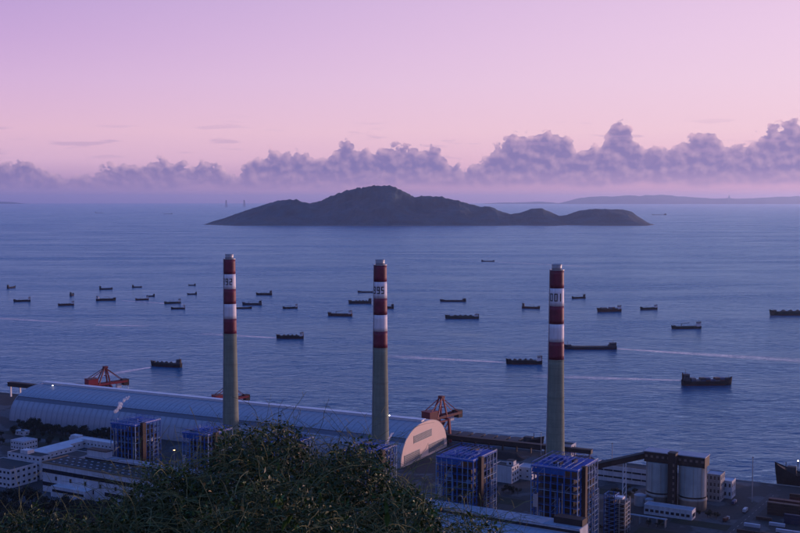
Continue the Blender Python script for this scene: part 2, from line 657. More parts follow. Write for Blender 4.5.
# ================================================================== MATERIALS OF THE WORKS
SHEET = mat('shed_sheet', (0.33, 0.37, 0.44), 0.5, 0.12, 0.05, spec=0.6, streak=True)
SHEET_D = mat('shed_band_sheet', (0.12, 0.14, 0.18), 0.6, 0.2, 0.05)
RIB = mat('shed_rib', (0.235, 0.265, 0.325), 0.6, 0.1, 0.1)
WHITE = mat('white_wall', (0.60, 0.62, 0.66), 0.75, 0.16, 0.12, streak=True)
WHITE2 = mat('white_metal', (0.75, 0.76, 0.78), 0.5, 0.08, 0.2)
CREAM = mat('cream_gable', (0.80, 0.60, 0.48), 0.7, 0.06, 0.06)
LOUVRE = mat('louvre', (0.14, 0.15, 0.16), 0.7, 0.2, 0.3)
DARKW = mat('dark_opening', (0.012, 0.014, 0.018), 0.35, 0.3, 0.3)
GLASS = mat('window_glass', (0.020, 0.026, 0.036), 0.12, 0.3, 0.6)
ROOFD = mat('bitumen_roof', (0.028, 0.040, 0.046), 0.9, 0.35, 0.12)
ROOFL = mat('light_roof', (0.30, 0.36, 0.44), 0.6, 0.18, 0.10)
ROOFW = mat('white_roof', (0.54, 0.58, 0.64), 0.6, 0.15, 0.1)
BROWN = mat('brown_cladding', (0.034, 0.020, 0.018), 0.7, 0.2, 0.2, streak=True)
RUST = mat('rust_brown', (0.036, 0.015, 0.013), 0.75, 0.3, 0.2)
YEL = mat('parapet_ochre', (0.24, 0.18, 0.12), 0.8, 0.2, 0.2)
BLUE = mat('blue_steel', (0.016, 0.105, 0.36), 0.6, 0.25, 0.2, spec=0.15)
BLUE_L = mat('pale_blue_steel', (0.15, 0.29, 0.48), 0.6, 0.2, 0.3)
BLUE_R = mat('blue_roof_deck', (0.008, 0.090, 0.40), 0.6, 0.35, 0.15, spec=0.1)
BOILER = mat('boiler_casing', (0.014, 0.016, 0.022), 0.7, 0.4, 0.15)
STEEL = mat('galvanised', (0.42, 0.44, 0.46), 0.45, 0.2, 0.3, metal=0.3)
REDC = mat('crane_red', (0.26, 0.010, 0.022), 0.55, 0.3, 0.25)
DKRED = mat('crane_maroon', (0.14, 0.008, 0.016), 0.6, 0.3, 0.25)
CHC = mat('chimney_concrete', (0.25, 0.29, 0.21), 0.9, 0.18, 0.12, streak=True)
cn = N(CHC.node_tree)
cb_ = CHC.node_tree.nodes['Principled BSDF']
cold_ = cb_.inputs['Base Color'].links[0].from_socket
cco = cn.node('ShaderNodeTexCoord').outputs['Object']
csep = cn.node('ShaderNodeSeparateXYZ')
cn.l.new(cco, csep.inputs[0])
joint = cn.rng(cn.m('FRACT', cn.m('MULTIPLY', csep.outputs[2], 0.16)), 0.90, 0.97, 0.0, 0.35)
lift = cn.rng(cn.noise(cn.xyz(0.0, 0.0, cn.m('FLOOR', cn.m('MULTIPLY', csep.outputs[2], 0.16))), 3.1, 0), 0.3, 0.7, 0.0, 0.25)
cn.l.new(cn.mix(cn.m('ADD', joint, lift), cold_, (0.12, 0.13, 0.10, 1)), cb_.inputs['Base Color'])
CHR = mat('chimney_red_paint', (0.18, 0.006, 0.034), 0.6, 0.35, 0.15, streak=True)
CHW = mat('chimney_white_paint', (0.86, 0.84, 0.85), 0.6, 0.10, 0.15, streak=True)
CHT = mat('numeral_black', (0.012, 0.010, 0.012), 0.6, 0.2, 0.3)
SILO = mat('silo_concrete', (0.36, 0.35, 0.32), 0.85, 0.22, 0.10, streak=True)
LAMP_W = emit('lamp_white', (1.0, 0.86, 0.78), 9.0)
LAMP_O = emit('lamp_orange', (1.0, 0.48, 0.18), 9.0)

# ================================================================== COAL SHED
SH_L, SH_W, SH_H = 520.0, 54.0, 36.5
shed = thing('coal_shed', 'very long barrel-roofed coal shed of blue-grey sheet beside the sea', 'shed', P(-SH_L, 0, G0), ROTS)


def arch(phi, grow=0.0):
    c, s = math.cos(phi), math.sin(phi)
    e = 2 / 2.35
    x = -(SH_W + grow) * math.copysign(abs(c) ** e, c)
    z = (SH_H + grow) * abs(s) ** e
    return x, z


NB = 64
bay = SH_L / NB
phis = [math.pi * k / 40 for k in range(41)]


def strip_mesh(name, x0, x1, ks, grow, m):
    b = MB()
    vs, fs = [], []
    for k in ks:
        y, z = arch(phis[k], grow)
        vs += [(x0, y, z), (x1, y, z)]
    for i in range(len(ks) - 1):
        fs.append((2 * i, 2 * i + 1, 2 * i + 3, 2 * i + 2))
    return b.add(vs, fs).mesh(name, m, smooth=True)


lowm = strip_mesh('wall_panel', 0.2, bay - 0.2, list(range(0, 9)), 0.0, SHEET)
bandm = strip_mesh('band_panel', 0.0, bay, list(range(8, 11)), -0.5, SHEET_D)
upm = strip_mesh('roof_panel', 0.2, bay - 0.2, list(range(10, 41)), 0.0, SHEET)
rb = MB()
for ks in (range(0, 9), range(10, 41)):
    ks = list(ks)
    vs, fs = [], []
    for k in ks:
        y, z = arch(phis[k], 0.12)
        y2, z2 = arch(phis[k], -0.2)
        vs += [(-0.4, y2, z2), (-0.4, y, z), (0.4, y, z), (0.4, y2, z2)]
    for i in range(len(ks) - 1):
        for j in range(3):
            fs.append((4 * i + j, 4 * i + j + 1, 4 * i + 5 + j, 4 * i + 4 + j))
    rb.add(vs, fs)
ribm = rb.mesh('roof_rib', RIB)
for i in range(NB):
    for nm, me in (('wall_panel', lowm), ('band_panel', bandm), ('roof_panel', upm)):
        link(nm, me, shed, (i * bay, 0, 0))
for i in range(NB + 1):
    link('roof_rib', ribm, shed, (i * bay, 0, 0))
rv = MB()
rv.box(4, -3.0, SH_H - 0.6, SH_L - 2, 3.0, SH_H + 2.0)
rv.build('ridge_vent', WHITE2, shed)
rc = MB().box(2.5, -3.9, SH_H + 2.0, SH_L - 0.5, 3.9, SH_H + 2.5)
rc.build('ridge_cap', WHITE2, shed)
# end walls
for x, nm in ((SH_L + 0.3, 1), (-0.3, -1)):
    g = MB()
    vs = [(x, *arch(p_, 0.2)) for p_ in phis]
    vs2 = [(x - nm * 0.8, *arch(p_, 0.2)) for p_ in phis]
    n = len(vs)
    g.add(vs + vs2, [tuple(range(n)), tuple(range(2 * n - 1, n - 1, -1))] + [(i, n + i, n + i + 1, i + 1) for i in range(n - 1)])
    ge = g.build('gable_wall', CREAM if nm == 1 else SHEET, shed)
    if nm == 1:
        for (t0, t1, z0, z1) in ((-26, 16, 19.5, 26.5), (9, 46, 2.5, 11), (-47, -12, 2.5, 11)):
            wn = MB().box(x - 0.2, t0, z0, x + 0.25, t1, z1).build('louvre_window', LOUVRE, ge)
            fr = MB()
            nsl = int((t1 - t0) / 1.6)
            fr.box(x + 0.25, t0 - 0.4, z0 - 0.4, x + 0.45, t1 + 0.4, z0)
            fr.box(x + 0.25, t0 - 0.4, z1, x + 0.45, t1 + 0.4, z1 + 0.4)
            for k in range(1, 5):
                zz = z0 + (z1 - z0) * k / 5
                fr.box(x + 0.25, t0, zz - 0.15, x + 0.40, t1, zz + 0.15)
            fr.build('louvre_frame', STEEL, ge)

# ================================================================== CHIMNEYS
SEG7 = {'0': 'abcdef', '1': 'bc', '2': 'abged', '5': 'afgcd', '9': 'abcdfg'}


def chimney(px, top_y, Yd, digits, ang_last, label):
    X = (px - 400) / F * Yd
    zt = atY(px, top_y, Yd).z
    base = thing('chimney', label, 'chimney', (X, Yd, G0), 0, 'power station chimneys')
    h = zt - G0

    def rad(z):
        k = 1 - z / h
        return 6.05 + 2.0 * k + 1.3 * max(0, (k - 0.45)) ** 1.4 * 1.6

    cap_h = 5.2
    body = h - cap_h
    bands = [body - i * 15.2 for i in range(6)]

    def seg(z0, z1, n):
        return [(rad(z0 + (z1 - z0) * i / n), z0 + (z1 - z0) * i / n) for i in range(n + 1)]
    sh = MB().lathe(seg(0, bands[5], 26), 48).build('concrete_shaft', CHC, base, True)
    for i in range(5):
        bm = MB().lathe([(r_ + 0.02, z_) for r_, z_ in seg(bands[i + 1] + 0.01, bands[i], 4)], 48)
        bo = bm.build('red_band' if i % 2 == 0 else 'white_band', CHR if i % 2 == 0 else CHW, base, True)
        if i == 1:
            zc = (bands[1] + bands[2]) / 2
            face = math.atan2(-Yd, -X)         # bearing back to the viewer
            for j, ch in enumerate(digits):
                ang = face + R(ang_last - (len(digits) - 1 - j) * 37)
                dm = MB()
                wd, hh, th = 2.9, 6.6, 0.85
                rects = {'a': (0, hh - th, wd, hh), 'g': (0, hh / 2 - th / 2, wd, hh / 2 + th / 2), 'd': (0, 0, wd, th),
                         'f': (0, hh / 2, th, hh), 'b': (wd - th, hh / 2, wd, hh), 'e': (0, 0, th, hh / 2), 'c': (wd - th, 0, wd, hh / 2)}
                if ch == '1':
                    use = [(wd / 2 - th / 2, 0, wd / 2 + th / 2, hh)]
                else:
                    use = [rects[c_] for c_ in SEG7[ch]]
                for (x0, z0, x1, z1) in use:
                    nseg = 4
                    vs, fs = [], []
                    for kk in range(nseg + 1):
                        xx = x0 + (x1 - x0) * kk / nseg - wd / 2
                        for zz in (z0, z1):
                            za = zc - hh / 2 + zz
                            rr = rad(za) + 0.09
                            aa = ang + xx / rr
                            vs.append((rr * math.cos(aa), rr * math.sin(aa), za))
                    for kk in range(nseg):
                        fs.append((2 * kk, 2 * kk + 2, 2 * kk + 3, 2 * kk + 1))
                    dm.add(vs, fs)
                dm.build('digit', CHT, bo)
    # rim, inner steel flues, platform rings, ladder
    MB().lathe([(6.3, body - 0.2), (6.45, body), (6.45, body + 0.5), (5.2, body + 0.5), (5.2, body - 0.4)], 40, cap=False).build('rim', STEEL, base)
    MB().lathe([(4.2, body - 0.4), (4.2, h), (3.8, h), (3.8, h - 1.0)], 32).build('steel_flue', STEEL, base, True)
    MB().lathe([(4.45, h - 1.2), (4.45, h - 0.7), (4.2, h - 0.7)], 32, cap=False).build('flue_collar', STEEL, base)
    for zz in (bands[5] - 1.0, body * 0.46):
        r0 = rad(zz)
        MB().lathe([(r0, zz), (r0 + 0.35, zz), (r0 + 0.35, zz + 0.45), (r0, zz + 0.45)], 40, cap=False).build('gallery_ring', CHC, base)
    ld = MB()
    la = math.atan2(-Yd, -X) + R(-62)
    for k in range(40):
        z0, z1 = body * k / 40, body * (k + 1) / 40
        p0 = Vector((math.cos(la) * (rad(z0) + 0.35), math.sin(la) * (rad(z0) + 0.35), z0))
        p1 = Vector((math.cos(la) * (rad(z1) + 0.35), math.sin(la) * (rad(z1) + 0.35), z1))
        ld.bar(p0, p1, 0.5)
    ld.build('ladder', STEEL, base)
    return base


chimney(229, 254.0, 1120, '1992', 12, 'left chimney with red and white bands, painted 1992, tallest on the skyline')
c2 = chimney(380, 259.4, 1008, '1995', 22, 'middle chimney with red and white bands, painted 1995, in front of the shed')
chimney(557, 264.0, 931, '2001', 33, 'right chimney with red and white bands, painted 2001, behind a blue boiler frame')
pl = atY(389.5, 415.5, 1004)
MB().lathe([(0.1, -0.45), (0.45, -0.2), (0.45, 0.2), (0.1, 0.45)], 8).build('warning_lamp', LAMP_W, c2).location = (8.6, -3.5, pl.z - G0)


# ================================================================== BOILER HOUSES
def make_boiler(label, loc, W, D, HH, seed):
    """open blue steel frame round dark boilers; origin at the near right corner, x along the row, y away"""
    rr = random.Random(seed)
    root = thing('boiler_house', label, 'boiler house', loc, ROT, 'boiler houses')
    nxc, nyc = 7, 7
    xs_ = [-W + W * i / nxc for i in range(nxc + 1)]
    ys_ = [D * i / nyc for i in range(nyc + 1)]
    nl = 11
    zs = [HH * k / nl for k in range(nl + 1)]
    colm = MB().box(-0.30, -0.30, 0, 0.30, 0.30, HH).mesh('column', BLUE_L)
    cold = MB().box(-0.42, -0.42, 0, 0.42, 0.42, HH).mesh('column', BLUE)
    for i, x in enumerate(xs_):
        for j, y in enumerate(ys_):
            if i in (0, nxc) or j in (0, nyc):
                link('column', colm if rr.random() < .55 else cold, root, (x, y, 0))
    for k, z in enumerate(zs[1:]):
        f = MB()
        for y in (0, D):
            f.box(-W, y - 0.2, z - 0.5, 0, y + 0.2, z)
        for x in (-W, 0):
            f.box(x - 0.202, 0, z - 0.502, x + 0.202, D, z + 0.002)
        # handrail of the floor
        f.bar((-W, -0.25, z + 1.1), (0, -0.25, z + 1.1), 0.14)
        f.bar((0.25, 0, z + 1.1), (0.25, D, z + 1.1), 0.14)
        f.build('floor_frame', BLUE_L if k in (3, 7) else BLUE, root)
        if k < nl - 1:
            x0 = -W + 0.4 if rr.random() < .6 else -W * rr.uniform(.3, .8)
            MB().box(x0, 0.4, z - 0.45, -0.4, D - 0.4, z - 0.25).build('deck', BOILER, root)
    for k in range(0, nl):
        i0 = rr.randrange(nxc)
        MB().bar((xs_[i0], -0.1, zs[k]), (xs_[i0 + 1], -0.1, zs[k + 1]), 0.22).build('brace', BLUE_L, root)
        j0 = rr.randrange(nyc)
        MB().bar((0.1, ys_[j0], zs[k]), (0.1, ys_[j0 + 1], zs[k + 1]), 0.22).build('brace', BLUE_L, root)
        j0 = rr.randrange(nyc)
        MB().bar((0.1, ys_[j0], zs[k + 1]), (0.1, ys_[j0 + 1], zs[k]), 0.22).build('brace', BLUE_L, root)
    MB().box(-W * .82, D * .14, 0, -W * .14, D * .84, HH - 6).build('boiler_casing', BOILER, root)
    MB().box(-W + 1.5, D * .78, HH * .3, -2, D - 1.5, HH * .8).build('flue_duct', RUST, root)
    for k in range(7):
        x0, z0 = -W + rr.uniform(2, W - 6), rr.uniform(8, HH - 12)
        m_ = rr.choice([STEEL, BLUE, BOILER, RUST, BLUE_L])
        MB().box(x0, 1.2, z0, x0 + rr.uniform(1.5, 5), 4.2, z0 + rr.uniform(2, 6)).build('equipment', m_, root)
        y0 = rr.uniform(3, D - 8)
        MB().box(-4.4, y0, z0 * .9, -1.2, y0 + rr.uniform(2, 5), z0 * .9 + rr.uniform(2, 5)).build('equipment', rr.choice([STEEL, BOILER, RUST]), root)
    rd = MB().box(-W - 0.4, -0.4, HH, 0.4, D + 0.4, HH + 0.4).build('roof_deck', BLUE_R, root)
    for k in range(10):
        w_, d_, h_ = rr.uniform(2, 7), rr.uniform(2, 8), rr.uniform(.6, 2.6)
        x0, y0 = -W + 2 + rr.random() * (W - w_ - 4), 2 + rr.random() * (D - d_ - 4)
        MB().box(x0, y0, HH + 0.4, x0 + w_, y0 + d_, HH + 0.4 + h_ + k * .003).build('roof_box', rr.choice([BLUE_R, BLUE, BLUE, BOILER, BLUE_R]), rd)
    pp = MB()
    for k in range(9):
        y0 = 2 + k * (D - 4) / 9
        xa = -W + rr.uniform(1, W * .5)
        pp.tube([(xa, y0, HH + 1.5), (xa + rr.uniform(6, W * .48), y0, HH + 1.5)], rr.uniform(.16, .4), 6)
    for k in range(7):
        x0 = -W + 3 + k * (W - 5) / 7
        pp.tube([(x0, 2, HH + 1.1), (x0, D * rr.uniform(.5, .95), HH + 1.1)], rr.uniform(.14, .3), 6)
    pp.build('roof_pipe', BLUE_L, rd)
    gr = MB()
    for k in range(8):
        gr.box(-W + W * k / 8, 0, HH + 2.9, -W + W * k / 8 + .25, D, HH + 3.2)
        for y in (0.2, D / 2, D - .4):
            gr.box(-W + W * k / 8, y, HH + .4, -W + W * k / 8 + .25, y + .25, HH + 2.9)
    gr.box(-W, 0.02, HH + 3.2, -.2, .3, HH + 3.5)
    gr.box(-W, D - .3, HH + 3.2, -.2, D, HH + 3.5)
    gr.build('roof_frame', BLUE, rd)
    hr = MB()
    for z in (HH + 1.0, HH + 1.6):
        hr.bar((0.3, -0.3, z), (0.3, D + 0.3, z), 0.18)
        hr.bar((-W - 0.3, -0.3, z), (0.3, -0.3, z), 0.14)
    for k in range(14):
        hr.bar((0.3, D * k / 13, HH + 0.4), (0.3, D * k / 13, HH + 1.6), 0.14)
    hr.build('handrail', WHITE2, rd)
    for k in range(4):
        x0 = -W + 4 + k * (W - 6) / 4
        MB().tube([(x0, 5 + 7 * (k % 2), HH + 0.4), (x0, 5 + 7 * (k % 2), HH + rr.uniform(3, 6.5))], rr.uniform(.2, .4), 6).build('vent_pipe', rr.choice([WHITE2, BLUE_L, STEEL]), rd)
    MB().box(-0.6, D * .2, 0, 3.0, D * .2 + 4.4, HH + 2).build('lift_shaft', RUST, root)
    st = MB()
    ya, yb = D * .52, D * .72
    th = HH * .7
    for x in (0.6, 5.4):
        for y in (ya, yb):
            st.bar((x, y, 0), (x, y, th), 0.4)
    n_ = int(th / 3.6)
    for k in range(n_):
        z0 = th * k / n_
        z1 = th * (k + 1) / n_
        st.bar((0.6, ya, z0), (5.4, yb, z1), 0.5, 0.18)
        for a, b_ in (((0.6, ya), (5.4, ya)), ((5.4, ya), (5.4, yb)), ((5.4, yb), (0.6, yb))):
            st.bar((*a, z1), (*b_, z1), 0.26)
    st.build('stair_tower', BLUE_L, root)
    for k in range(6):
        x = -W * rr.uniform(.04, .97)
        MB().tube([(x, -1.0, rr.uniform(0, 10)), (x, -1.0, HH * rr.uniform(.6, .98))], rr.uniform(.18, .42), 7).build('down_pipe', rr.choice([STEEL, BLUE_L, BLUE]), root)
    x0 = -W + rr.uniform(0, 3)
    MB().box(x0, -1.2, HH * .5, x0 + 3.4, -0.4, HH * .66).build('cladding_panel', STEEL, root)
    MB().box(-W + 0.6, -0.02, HH - 4.2, -W * rr.uniform(.25, .5), 0.3, HH - 0.8).build('blue_cladding', BLUE, root)
    return root


ROWX = [(-239, 982, 30, 33, 57, 'blue steel boiler house frame with rusty lift shaft at the left end of the row'),
        (-166, 941, 29, 33, 57, 'blue boiler house frame just left of the 1992 chimney, half hidden by shrubs'),
        (-91, 903, 29, 33, 57, 'blue boiler house frame right of the 1992 chimney, behind the shrub tips'),
        (-20, 869, 30, 34, 58, 'blue boiler house frame at the foot of the middle chimney, behind shrubs'),
        (56, 831, 32, 42, 61, 'blue boiler house frame right of the shed gable, brown lift shaft on its side'),
        (131, 800, 37, 42, 61, 'large blue boiler house frame in front of the 2001 chimney')]
for i, (x, y, W_, D_, H_, lb) in enumerate(ROWX):
    make_boiler(lb, (x, y, G0), W_, D_, H_, 30 + i)

# small stair frames right of the last boiler house
for k, (px, py, hh, ww, m1, lb) in enumerate([(609, 533, 31, 8.5, BLUE, 'narrow blue lattice stair tower right of the large boiler house'),
                                              (619, 533, 27, 9.5, STEEL, 'grey steel frame tower with white cap beside the blue stair tower')]):
    p = at(px, py, G0)
    r_ = thing('frame_tower', lb, 'tower', (p.x, p.y, G0), ROT)
    cm = MB().box(-0.3, -0.3, 0, 0.3, 0.3, hh).mesh('column', m1)
    for x in (-ww / 2, 0, ww / 2):
        for y in (0, ww * 0.6, ww * 1.2):
            if x or y != ww * 0.6:
                link('column', cm, r_, (x, y, 0))
    for j in range(int(hh / 3.4)):
        z = 3.4 * (j + 1)
        f = MB()
        f.box(-ww / 2, -0.25, z - 0.4, ww / 2, 0.25, z)
        f.box(-ww / 2, ww * 1.2 - 0.25, z - 0.4, ww / 2, ww * 1.2 + 0.25, z)
        f.box(-ww / 2 - 0.25, 0, z - 0.42, -ww / 2 + 0.25, ww * 1.2, z - 0.02)
        f.box(ww / 2 - 0.25, 0, z - 0.42, ww / 2 + 0.25, ww * 1.2, z - 0.02)
        f.bar((-ww / 2, -0.3, z - 3.4), (ww / 2, -0.3, z), 0.6, 0.3)
        f.build('landing', BLUE_L if k == 0 else STEEL, r_)
    MB().box(-ww / 2 + 1.2, 1.2, 0, ww / 2 - 1.2, ww * 1.2 - 1.2, hh - 3).build('core', BOILER, r_)
    if k:
        MB().box(-ww / 2 - 0.3, -0.5, hh, ww / 2 - 2, ww * 0.6, hh + 1.6).build('cap', WHITE2, r_)


# ================================================================== BUILDINGS
def house(name, label, cat, corner, W, D, HH, wall=WHITE, roof=ROOFD, rz=ROT, rows=3, cols_f=6, cols_r=4, parapet=0.7, par_m=None, win=(1.7, 1.5), group=None, front=True, right=True):
    """flat-roofed building; corner = near right base corner; W to the left, D away"""
    r_ = thing(name, label, cat, corner, rz, group)
    w_ = MB().box(-W, 0, 0, 0, D, HH).build('wall', wall, r_)
    rf = MB().box(-W + 0.3, 0.3, HH, -0.3, D - 0.3, HH + 0.08).build('roof', roof, r_)
    if parapet:
        p_ = MB()
        for (x0, y0, x1, y1) in ((-W - .1, -.1, .1, .3), (-W - .1, D - .3, .1, D + .1), (-W - .1, .3, -W + .3, D - .3), (-.3, .3, .1, D - .3)):
            p_.box(x0, y0, HH - 0.05, x1, y1, HH + parapet)
        p_.build('parapet', par_m or wall, r_)
    if rows:
        ww, wh = win
        wmf = MB().box(-ww / 2, -0.12, -wh / 2, ww / 2, 0.2, wh / 2).mesh('window', GLASS)
        smf = MB().box(-ww / 2 - .15, -0.22, -wh / 2 - .22, ww / 2 + .15, 0.1, -wh / 2 - .003).mesh('sill', WHITE2)
        wmr = MB().box(-0.2, -ww / 2, -wh / 2, 0.12, ww / 2, wh / 2).mesh('window', GLASS)
        smr = MB().box(-0.1, -ww / 2 - .15, -wh / 2 - .22, .22, ww / 2 + .15, -wh / 2 - .003).mesh('sill', WHITE2)
        for k in range(rows):
            z = HH * (k + 0.55) / rows
            if front:
                for i in range(cols_f):
                    o = link('window', wmf, r_, (-W * (i + 0.5) / cols_f, 0, z))
                    link('sill', smf, o)
            if right:
                for i in range(cols_r):
                    o = link('window', wmr, r_, (0, D * (i + 0.5) / cols_r, z))
                    link('sill', smr, o)
    return r_


def V(x, y, z=G0):
    return (x, y, z)


# offices at the far left
house('office_building', 'white three-storey office with dark windows at the left edge', 'office', V(-353, 983), 46, 31, 16.5, rows=3, cols_f=9, cols_r=5, win=(2.6, 2.1))
o = house('office_annex', 'low white office block behind the left edge office, cut by its roof', 'office', V(-336, 1014), 44, 14, 21, rows=4, cols_f=8, cols_r=2, win=(2.2, 1.8))
MB().box(-30, 3, 21, -20, 11, 24.5).build('roof_hut', WHITE, o)
house('link_building', 'dark flat-roofed block between the office and the skylight hall', 'building', V(-318, 1030), 26, 40, 13, roof=ROOFD, rows=2, cols_f=5, cols_r=7)
for k, (px, py, W_, D_, lb) in enumerate([(25, 458, 15, 62, 'low store with a long white roof, nearer of the two by the offices'),
                                          (37, 452, 13, 66, 'low store with a long white roof, farther of the two by the offices')]):
    p = at(px, py, 12)
    r_ = house('store_shed', lb, 'store', V(p.x, p.y), W_, D_, 7.5, rows=1, cols_f=3, cols_r=10, roof=ROOFW, parapet=0)
    b_ = MB()
    b_.add([(-W_ - .6, -.6, 7.5), (.6, -.6, 7.5), (.6, D_ + .6, 7.5), (-W_ - .6, D_ + .6, 7.5), (-W_ / 2, -.6, 10), (-W_ / 2, D_ + .6, 10)],
           [(0, 1, 4), (2, 3, 5), (1, 2, 5, 4), (3, 0, 4, 5), (0, 3, 2, 1)])
    b_.build('pitched_roof', ROOFW, r_)
p = at(24, 451, G0)
house('gate_house', 'small white house with a row of windows in front of the shed', 'house', V(p.x, p.y), 20, 18, 9, rows=2, cols_f=5, cols_r=5, roof=ROOFL)
p = at(24, 436, G0)
house('pump_house', 'tiny pale hut among dark trees before the shed wall', 'hut', V(p.x, p.y), 14, 8, 4.5, rows=1, cols_f=2, cols_r=1, roof=ROOFW)
# conveyor house of the shed
p = at(112, 452, G0)
o = house('transfer_house', 'long low white transfer house left of the first boiler frame', 'building', V(p.x, p.y), 62, 11, 8.5, rows=1, cols_f=12, cols_r=2, roof=ROOFW)
MB().box(-61, 1, 8.6, -50, 8, 11.2).build('roof_hut', WHITE, o)


# turbine halls
def hall(label, corner, W, D, HH, kind, pent=None):
    r_ = thing('turbine_hall', label, 'turbine hall', corner, ROT)
    MB().box(-W, 0, 0, 0, D, HH).build('wall', WHITE, r_)
    if kind == 'dark':
        rf = MB().box(-W + .5, .5, HH, -.5, D - .5, HH + .1).build('roof', ROOFD, r_)
        sm = MB().box(-1.1, -0.7, 0, 1.1, 0.7, 0.7).mesh('skylight', ROOFL)
        for i in range(int(W / 8)):
            for j in range(3):
                link('skylight', sm, rf, (-W + 8 + i * 7.6, 6 + j * 8.5, HH + .1))
        pr = MB()
        pr.box(-W - .3, -.3, HH - .6, .3, .5, HH + .8)
        pr.box(-W - .3, .5, HH - .6, -W + .5, D, HH + .8)
        pr.box(-.5, .5, HH - .6, .3, D, HH + .8)
        pr.build('parapet', YEL, r_)
        for (z0, z1) in ((HH - 8.5, HH - 5.0), (HH - 20.5, HH - 17.0)):
            n = int(W / 12)
            wm = MB().box(0.15, -0.25, z0, W / n - 0.15, 0.3, z1).mesh('window_strip', GLASS)
            for i in range(n):
                if (z0 > HH - 10) or i not in (2, 5, 9):
                    link('window_strip', wm, r_, (-W + i * W / n, 0, 0))
        vm = MB().box(-1.1, -0.35, -1.7, 1.1, 0.2, 1.7).mesh('vent_window', DARKW)
        for i in range(int(W / 18)):
            link('vent_window', vm, r_, (-W + 17 + i * 18, 0, HH - 12.5))
        # side wall windows
        MB().box(-W - .25, 3, HH - 9, -W + .2, D - 3, HH - 6).build('window_strip', GLASS, r_)
        # porch
        MB().box(-W + 20, -9, 0, -W + 62, 0, 9.5).build('porch', WHITE, r_)
        MB().box(-W + 22, -9.3, 4.6, -W + 60, -8.9, 6.8).build('porch_window', GLASS, r_)
    else:
        n = int(W / 6)
        pm = MB().add([(0.12, -.4, HH), (W / n - .12, -.4, HH), (W / n - .12, D, HH + 1.6), (.12, D, HH + 1.6), (.12, -.4, HH + .35), (W / n - .12, -.4, HH + .35),
                       (W / n - .12, D, HH + 1.95), (.12, D, HH + 1.95)], [(4, 5, 6, 7), (0, 1, 5, 4), (1, 2, 6, 5), (3, 0, 4, 7), (2, 3, 7, 6)]).mesh('roof_sheet', ROOFL)
        for i in range(n):
            link('roof_sheet', pm, r_, (-W + i * W / n, 0, 0))
        for (z0, z1) in ((HH - 8.5, HH - 5.0), (HH - 20.5, HH - 17.0)):
            n2 = int(W / 10)
            wm = MB().box(0.15, -0.25, z0, W / n2 - 0.15, 0.3, z1).mesh('window_strip', GLASS)
            for i in range(n2):
                link('window_strip', wm, r_, (-W + i * W / n2, 0, 0))
    return r_


def bay_strip(r_, W, D0, D1, HH):
    b_ = MB().box(-W, D0 + .01, 0, 0, D1, HH).build('deaerator_bay', WHITE, r_)
    n = int(W / 9)
    pm = MB().box(0.2, D0 - .2, HH, W / n - 0.2, D1 + .4, HH + .45).mesh('roof_sheet', ROOFL)
    for i in range(n):
        link('roof_sheet', pm, b_, (-W + i * W / n, 0, 0))
    MB().box(-W - .1, D0 - .06, HH - 3.2, .1, D0 + .05, HH - 1.1).build('window_strip', DARKW, b_)
    return b_


LH = 190.0
c0 = Vector((-321, 975, 0)) + U * LH
hl = hall('white turbine hall with dark skylight roof and window strips at lower left', V(c0.x, c0.y), LH, 30, 26, 'dark')
bl = bay_strip(hl, LH - 22, 30, 39, 28.5)
MB().box(-LH + 24, 30.5, 28.9, -LH + 48, 38, 34.5).build('penthouse', WHITE, bl)
MB().box(-LH + 23.5, 30, 34.5, -LH + 48.5, 38.5, 35.1).build('penthouse_roof', BROWN, bl)
RH = 175.0
far = Vector((133.4, 768, 0))
nr = far - NN * 40
hr_ = hall('turbine hall with pale sheet roof at the bottom, below the two right boiler frames', V(nr.x, nr.y), RH, 24, 26, 'light')
brr = bay_strip(hr_, RH, 24, 40, 31.5)
MB().box(-22, 30, 31.95, -0.5, 39, 36.5).build('penthouse', BROWN, brr)

# small houses on the quay side
o = house('switch_house', 'white house with pink-lit end and roof hut between the two right boiler frames', 'house', V(103, 1000), 19, 16, 15, rows=3, cols_f=0, cols_r=3, roof=ROOFD, win=(2.4, 2.2))
MB().box(-8, 6, 15.1, -1, 12, 19.5).build('roof_hut', WHITE, o)
MB().box(-8.3, 5.7, 19.5, -0.7, 12.3, 19.9).build('hut_roof', ROOFD, o)
MB().box(-5.5, 5.8, 16.2, -3.5, 6.1, 18).build('hut_window', GLASS, o)
house('store_house', 'white block right of the pink-ended house, behind the large boiler frame', 'house', V(122, 1012), 14, 16, 11, rows=2, cols_f=2, cols_r=3, roof=ROOFL)
house('quay_house', 'small pale house with a dark roof just right of the 2001 chimney', 'house', V(174, 1104), 16, 13, 12, rows=2, cols_f=0, cols_r=2, roof=ROOFD, win=(2.2, 2.2))
o = house('banded_store', 'long white store with black window bands left of the silos', 'store', V(229, 990), 54, 20, 14, rows=0, roof=ROOFD)
for z in (3.6, 9.6):
    for i in range(6):
        MB().box(-54 + 9 * i + .3, -.2, z, -54 + 9 * (i + 1) - .3, .2, z + 1.5).build('window_strip', GLASS, o)
MB().box(-.3, 1, 0, .5, 3, 13.9).build('corner_pier', WHITE2, o)
o = house('silo_office', 'low white building with dark windows at the foot of the silos', 'building', V(238, 883), 40, 11, 7.5, rows=0, roof=ROOFL)
for i in range(9):
    MB().box(-39 + 4.3 * i, -.2, 2.4, -36.2 + 4.3 * i, .2, 4.6).build('window', GLASS, o)
MB().box(-.2, 2, 2, .25, 9, 5).build('window', GLASS, o)
house('dock_house', 'tall narrow grey building on the right side of the silos', 'building', V(277, 938), 13, 16, 23, wall=mat('grey_wall', (0.30, 0.31, 0.32), 0.8, 0.2, 0.15, streak=True), rows=4, cols_f=4, cols_r=3, roof=ROOFL, win=(1.4, 3.2))
